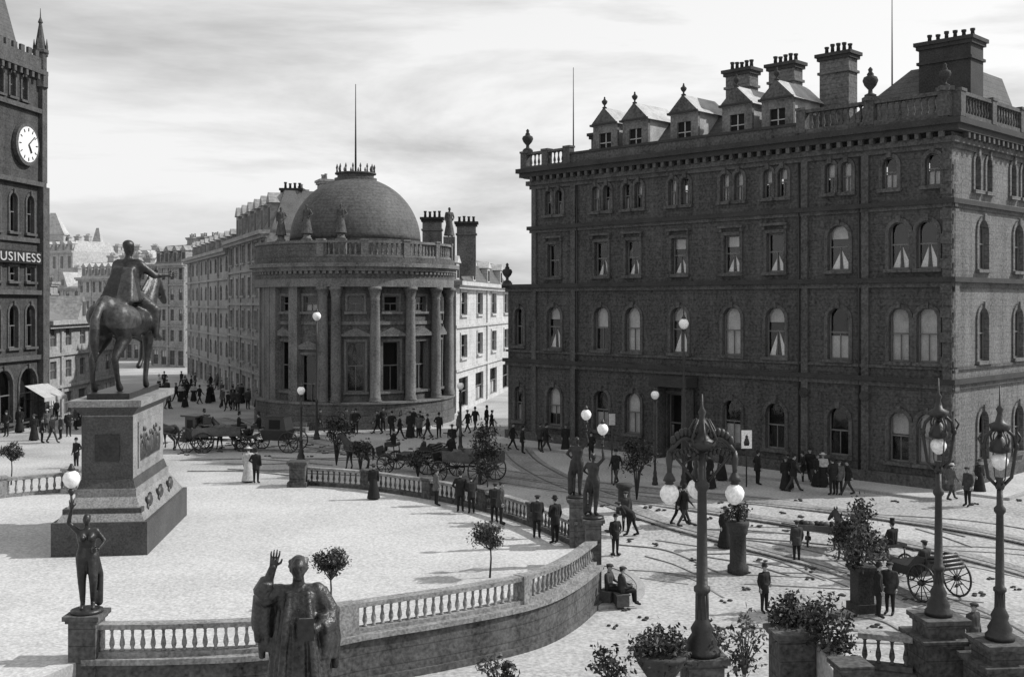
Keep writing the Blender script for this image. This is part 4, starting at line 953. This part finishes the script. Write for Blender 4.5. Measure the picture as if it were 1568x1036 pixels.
def candelabra(p,z0,ztop,spread,gr):
    mb=MB(); gb=MB(); x,y=p.x,p.y
    zc=ztop-1.35
    post(mb,x,y,z0,zc,.11)
    for ax in ((-1,0),(1,0),(0,1)):
        pts=[(x+ax[0]*spread*(t/8),y+ax[1]*spread*(t/8),zc-.05+.35*math.sin(pi*t/8)) for t in range(9)]
        mb.tube(pts,[.06]*9,7,M_iron)
        mb.tube([(x+ax[0]*.1,y+ax[1]*.1,zc-.8),(x+ax[0]*spread*.5,y+ax[1]*spread*.5,zc-.45),(x+ax[0]*spread*.95,y+ax[1]*spread*.95,zc-.02)],.035,6,M_iron)
        for q in range(7):
            t=(q+1)/8; mb.ell((x+ax[0]*spread*t,y+ax[1]*spread*t,zc+.14+.3*math.sin(pi*t)),(.08,.08,.11),M_iron,7,5)
            mb.ell((x+ax[0]*spread*t,y+ax[1]*spread*t,zc-.22+.2*math.sin(pi*t)),(.06,.06,.09),M_iron,7,5)
        scroll(mb,x,y,zc+.1,ax,.8); scroll(mb,x,y,zc-.35,ax,.55)
        mb.tube([(x+ax[0]*spread,y+ax[1]*spread,zc-.05),(x+ax[0]*spread,y+ax[1]*spread,zc-.7)],[.07,.055],8,M_iron)
        mb.lathe(x+ax[0]*spread,y+ax[1]*spread,[(.05,-.75),(.16,-.72),(.12,-.62),(.05,-.5),(.09,-.2),(.05,0)],8,M_iron,True,zc)
        globe(gb,x+ax[0]*spread,y+ax[1]*spread,zc-1.05,gr)
    mb.lathe(x,y,[(.1,0),(.3,.1),(.34,.22),(.2,.3),(.12,.42),(.22,.55),(.12,.68),(.06,.8),(.1,.92),(.03,1.05),(.02,1.35)],12,M_iron,True,zc)
    for k in range(8):
        a=k*pi/4; mb.tube([(x+.1*math.cos(a),y+.1*math.sin(a),zc),(x+.42*math.cos(a),y+.42*math.sin(a),zc+.3),(x+.16*math.cos(a),y+.16*math.sin(a),zc+.75)],.03,5,M_iron)
    return mb,gb
def P_at(px,D): return Vector(((px-CX)/F*D,D,0))
p=P_at(1075,26.5); mb,gb=candelabra(p,1.15,7.35,.78,.23); pm=MB(); pierbox(pm,(p.x,p.y),.1,.85,-1.4,1.15,M_balusd)
group("street_lamp",{"post":mb,"globes":gb,"pier":pm},Vector((p.x,p.y,-1.3)))
def harp(px,D,z0,ztop,gz,gr=.21):
    p=P_at(px,D); mb=MB();gb=MB(); x,y=p.x,p.y; zc=gz-.55
    post(mb,x,y,z0,zc,.09); 
    for ax in ((1,0),(-1,0),(0,1),(0,-1)):
        pts=[(x+ax[0]*q,y+ax[1]*q,zc+h_) for q,h_ in ((.05,-.1),(.3,.15),(.36,.5),(.42,.9),(.36,1.2),(.2,1.35),(.04,1.42))]
        mb.tube(pts,.045 if ax[1]==0 else .02,6,M_iron); mb.ell((x+ax[0]*.42,y+ax[1]*.42,zc+.95),(.08,.08,.11),M_iron,7,5)
        mb.tube([(x+ax[0]*.42,y+ax[1]*.42,zc+.9),(x+ax[0]*.55,y+ax[1]*.55,zc+1.15),(x+ax[0]*.45,y+ax[1]*.45,zc+1.3)],.03,5,M_iron)
    mb.lathe(x,y,[(.05,1.3),(.24,1.38),(.28,1.5),(.12,1.58),(.06,1.8),(.1,1.9),(.03,2.0),(.015,ztop-zc)],10,M_iron,True,zc)
    mb.tube([(x,y,zc+1.4),(x,y,gz+.3)],.06,6,M_iron); mb.lathe(x,y,[(.06,0),(.26,.06),(.26,.16),(.14,.36),(.06,.5)],10,M_iron,True,gz+.2)
    globe(gb,x,y,gz,gr); mb.lathe(x,y,[(.1,-.1),(.14,.0),(.08,.12),(.1,.2)],8,M_iron,True,zc-.05)
    pm=MB(); pierbox(pm,(x,y),.1,1.0,-1.4,z0,M_balusd); pierbox(pm,(x,y),.1,1.3,-1.4,z0-.5,M_balusd)
    group("street_lamp",{"post":mb,"globe":gb,"pier":pm},Vector((x,y,-1.3)))
harp(1437,30,1.1,7.5,5.65); harp(1531,28.5,.9,7.4,5.45)
def small_lamp(q,gz,gr=.24,r=.07,top=None,name="street_lamp"):
    mb=MB();gb=MB(); z0=q.z; post(mb,q.x,q.y,z0,gz-.3,r); globe(gb,q.x,q.y,gz,gr); mb.lathe(q.x,q.y,[(.05,0),(.12,.08),(.05,.1)],8,M_iron,True,gz-.34)
    if top: mb.tube([(q.x,q.y,gz+.3),(q.x,q.y,top)],.03,5,M_iron)
    group(name,{"post":mb,"globe":gb},q)
small_lamp(S(461,706),4.25); small_lamp(S(485,672),8.6,.3,.06); small_lamp(S(1003,742),4.7,.22,.04); small_lamp(S(1047,748),8.45,.26,.06,9.6)
small_lamp(S(5,640),6.0,.25); 
for x_,y_ in ((560,640),(705,700)): small_lamp(S(x_,y_),4.4,.22)
for x_,y_,zc,ww_ in ((1143,745,2.0,.27),(937,740,3.1,.17)):
    q=S(x_,y_); D=q.y; sg=MB(); sg.tube([(q.x,q.y,q.z),(q.x,q.y,zc+.9)],.04,6,M_iron); sg.box(q.x-ww_,q.x+ww_,q.y-.06,q.y-.04,zc+.0,zc+ww_*3.5,M_letter if ww_<.2 else M_curt)
    sg.lathe(q.x,q.y-.065,[(.13,.15),(.16,.3),(.1,.5),(.06,.55),(.09,.62),(.02,.7)],8,M_black,True,zc,ww_*3.5,.06) if ww_>.2 else None
    single("poster_sign",sg,q)
# ------------------------------------------------------------------ plants
def foliage(mb,c,rad,n,s,clumps=9,seed=0):
    rr=random.Random(seed); c=Vector(c); cl=[]
    for k in range(clumps):
        v=Vector((rr.gauss(0,1),rr.gauss(0,1),rr.gauss(0,1))).normalized()*rr.uniform(.35,.95)
        cl.append((Vector((v.x*rad[0],v.y*rad[1],v.z*rad[2])),rr.uniform(.3,.5),rr.random()))
    for i in range(n):
        o,q,tone=rr.choice(cl)
        v=Vector((rr.gauss(0,.5)*rad[0]*q,rr.gauss(0,.5)*rad[1]*q,rr.gauss(0,.5)*rad[2]*q))+o+c
        a=Vector((rr.gauss(0,1),rr.gauss(0,1),rr.gauss(0,1))).normalized(); b=a.cross(Vector((rr.gauss(0,1),rr.gauss(0,1),rr.gauss(0,1)))).normalized()
        t=s*rr.uniform(.6,1.3); m=M_leafs[min(2,int((tone*.6+rr.random()*.55)*2.6))]
        mb.add([v-a*t*.7,v+b*t*.35,v+a*t*.7,v-b*t*.35],[[0,1,2,3]],m)
    return cl
def standard_tree(q,h,r,seed,name="standard_tree",tub=True):
    t,f=MB(),MB(); z=q.z
    if tub: t.lathe(q.x,q.y,[(.24,0),(.3,.45),(.33,.47),(.33,.52),(.27,.52)],12,M_soil,True,z)
    base=Vector((q.x,q.y,z+.4)); top=Vector((q.x+.03,q.y,z+h-r*.8))
    t.tube([base if tub else q,base.lerp(top,.5)+Vector((.03,0,0)),top],[.04,.03,.026],7,M_bark)
    cl=foliage(f,(q.x,q.y,z+h),(r*.9,r*.9,r*.65),2100,.075,18,seed)
    for k in range(9):
        o=cl[k][0]; t.tube([top,top.lerp(Vector((q.x,q.y,z+h))+o,.5)+Vector((0,0,-.05)),Vector((q.x,q.y,z+h))+o],[.022,.016,.006],5,M_bark)
    group(name,{"trunk_and_limbs":t,"leaf_crown":f},q)
standard_tree(S(750,886,0),1.5,.62,3,tub=False); standard_tree(S(505,935,0),1.45,.62,4,tub=False); standard_tree(S(17,742,0),1.75,.65,5,tub=False)
standard_tree(S(745,772,0)+Vector((0,.3,.1)),1.6,.6,6)
def shrub(q,rad,n,s,seed,h,name="shrub",pot=None):
    t,f=MB(),MB(); c=Vector((q.x,q.y,q.z+h))
    cl=foliage(f,c,rad,n,s,18,seed)
    for o,_,_ in cl: t.tube([(q.x,q.y,q.z),(q.x+o.x*.3,q.y+o.y*.3,q.z+h*.6),c+o],[.035,.02,.006],5,M_bark)
    parts={"stems":t,"leaves":f}
    if pot:
        pm=MB(); pm.lathe(q.x,q.y,[(pot*.6,0),(pot*.65,.1),(pot*.45,.2),(pot*.9,.6),(pot,.75),(pot*1.08,.78),(pot*1.08,.85),(pot*.9,.85)],14,M_soil,True,q.z-.45); parts["urn_planter"]=pm
    group(name,parts,q)
shrub(S(515,712),(.95,.6,1.1),1100,.12,11,2.0); shrub(S(735,742),(.9,.7,1.2),1300,.12,12,2.1); shrub(S(640,730),(.8,.5,.5),700,.12,22,1.0)
shrub(S(975,765),(.95,.7,1.15),1200,.12,13,2.2); shrub(S(552,722),(.6,.5,.6),500,.12,23,1.3)
q=S(1130,876); pm=MB(); pm.lathe(q.x,q.y,[(.42,0),(.42,.25),(.33,.35),(.32,1.5),(.38,1.55),(.38,1.7),(.45,1.9),(.45,2.0)],14,M_trimd,True,q.z); single("planter_pillar",pm,q)
shrub(q+Vector((0,0,2.0)),(.55,.5,.45),600,.11,14,.35)
q=S(956,785); pm=MB(); pm.lathe(q.x,q.y,[(.38,0),(.38,.25),(.3,.35),(.28,1.1),(.38,1.2),(.38,1.35)],14,M_trimd,True,q.z); single("planter_pillar",pm,q); 
q=S(1320,935); pm=MB(); pierbox(pm,q,.2,.6,q.z,q.z+1.6,M_trimd); single("planter_pillar",pm,q)
shrub(q+Vector((-.15,0,1.6)),(.85,.8,1.1),2400,.11,15,1.1)
def zat(px,py,D): return Vector(((px-CX)/F*D,D,H-(py-HZ)*D/F))
shrub(zat(1215,985,29),(.72,.6,.6),1700,.1,16,.75,pot=.55)
shrub(zat(1268,1010,28),(.75,.6,.85),1300,.1,17,.8); shrub(zat(1012,1025,26),(.66,.6,.55),1500,.09,18,.55,pot=.6)
shrub(zat(935,1060,26),(.55,.5,.55),400,.1,19,.55); shrub(zat(765,1060,25),(.5,.4,.45),260,.1,20,.45); shrub(zat(1140,1035,26),(.6,.5,.85),380,.1,21,.7); shrub(zat(1100,990,33),(.6,.5,.5),260,.1,24,.4)
# foreground terrace (right)
fw=MB()
a=zat(1325,965,30.5); b=zat(1392,968,30); z=a.z-.95
fw.sweep([(a.x-.3,a.y),(b.x+.2,b.y)],-.25,.25,-1.5,z,M_balusd)
balustrade(fw,[(a.x-.2,a.y),(b.x+.1,b.y)],z,.95,M_balusd,.3,0,10,.36,mr=M_balus)
c_=zat(1620,985,29); b2=zat(1475,975,29.5)
fw.sweep([(b2.x,b2.y),(c_.x,c_.y)],-.25,.25,-1.5,z,M_balusd); balustrade(fw,[(b2.x,b2.y),(c_.x,c_.y)],z,.95,M_balusd,.3,0,10,.36,mr=M_balus)
single("stone_balustrade",fw)
sw=MB(); p=zat(1212,962,28.5); pierbox(sw,(p.x,p.y),.1,.9,-1.4,p.z,M_balusd)
q=zat(1262,1030,27); sw.T=None
v=[(p.x+.5,p.y+.2,p.z-.1),(p.x+1.0,p.y+.2,p.z-.1),(q.x+.9,q.y-1.5,p.z-1.1),(q.x+.4,q.y-1.5,p.z-1.1)]
v+=[(a_,b_,-1.5) for a_,b_,_ in v]; sw.add(v,[[0,1,2,3],[0,1,5,4],[1,2,6,5],[2,3,7,6],[3,0,4,7]],M_pave)
p3=zat(1302,1012,26.5); pierbox(sw,(p3.x,p3.y),.1,.6,-1.4,p3.z,M_balusd)
single("stair_wall",sw)
tf=MB(); tf.add([(12,24,-1.2),(20,24,-1.2),(20,29.5,-1.2),(9,29.2,-1.2),(7,26,-1.2)],[[0,1,2,3,4]],M_sett); single("terrace_paving",tf)
# ------------------------------------------------------------------ light, sky, camera
el=rd(40); az=rd(80)
sd=Vector((math.sin(az)*math.cos(el),math.cos(az)*math.cos(el),math.sin(el)))
sl=bpy.data.lights.new("sun","SUN"); sl.energy=4.3; sl.angle=rd(.6); sl.color=(1,.995,.985)
so_=bpy.data.objects.new("sun",sl); scene.collection.objects.link(so_); so_.rotation_euler=sd.to_track_quat('Z','Y').to_euler()
w=bpy.data.worlds.new("World"); scene.world=w; w.use_nodes=True; nt=w.node_tree; N=nt.nodes; Lk=nt.links
sky=N.new("ShaderNodeTexSky"); sky.sky_type='NISHITA'; sky.sun_disc=False; sky.sun_elevation=el; sky.sun_rotation=az; sky.air_density=1.0; sky.dust_density=3.0
bwn=N.new("ShaderNodeRGBToBW"); Lk.new(sky.outputs[0],bwn.inputs[0])
pw=N.new("ShaderNodeMath"); pw.operation='POWER'; Lk.new(bwn.outputs[0],pw.inputs[0]); pw.inputs[1].default_value=.22
tc=N.new("ShaderNodeTexCoord"); mp=N.new("ShaderNodeMapping"); mp.inputs["Scale"].default_value=(1.3,1.3,6.5); mp.inputs["Rotation"].default_value=(0,.06,0); mp.inputs["Location"].default_value=(.4,.2,.3)
Lk.new(tc.outputs["Generated"],mp.inputs[0])
n1=N.new("ShaderNodeTexNoise"); n1.inputs["Scale"].default_value=1.7; n1.inputs["Detail"].default_value=7; n1.inputs["Roughness"].default_value=.58; n1.inputs["Distortion"].default_value=.3; Lk.new(mp.outputs[0],n1.inputs["Vector"])
cr=N.new("ShaderNodeValToRGB"); cr.color_ramp.elements[0].position=.36; cr.color_ramp.elements[0].color=(.58,.58,.58,1); cr.color_ramp.elements[1].position=.58; cr.color_ramp.elements[1].color=(1.0,1.0,1.0,1)
Lk.new(n1.outputs["Fac"],cr.inputs[0])
mx=N.new("ShaderNodeMath"); mx.operation='MULTIPLY'; Lk.new(pw.outputs[0],mx.inputs[0]); Lk.new(cr.outputs[0],mx.inputs[1])
m2=N.new("ShaderNodeMath"); m2.operation='MULTIPLY'; Lk.new(mx.outputs[0],m2.inputs[0]); m2.inputs[1].default_value=5.5
bg=N["Background"]; Lk.new(m2.outputs[0],bg.inputs[0]); bg.inputs[1].default_value=.13
cam=bpy.data.cameras.new("camera"); co=bpy.data.objects.new("camera",cam); scene.collection.objects.link(co); scene.camera=co
co.location=(0,0,H); co.rotation_euler=(pi/2,0,0); cam.sensor_width=36; cam.lens=36*F/1568; cam.shift_y=-53/1568; cam.clip_end=4000; cam.clip_start=.5
scene.view_settings.view_transform='Standard'; scene.view_settings.look='None'; scene.view_settings.exposure=0
print("objects",len(bpy.data.objects),"polys",sum(len(m.polygons) for m in bpy.data.meshes))
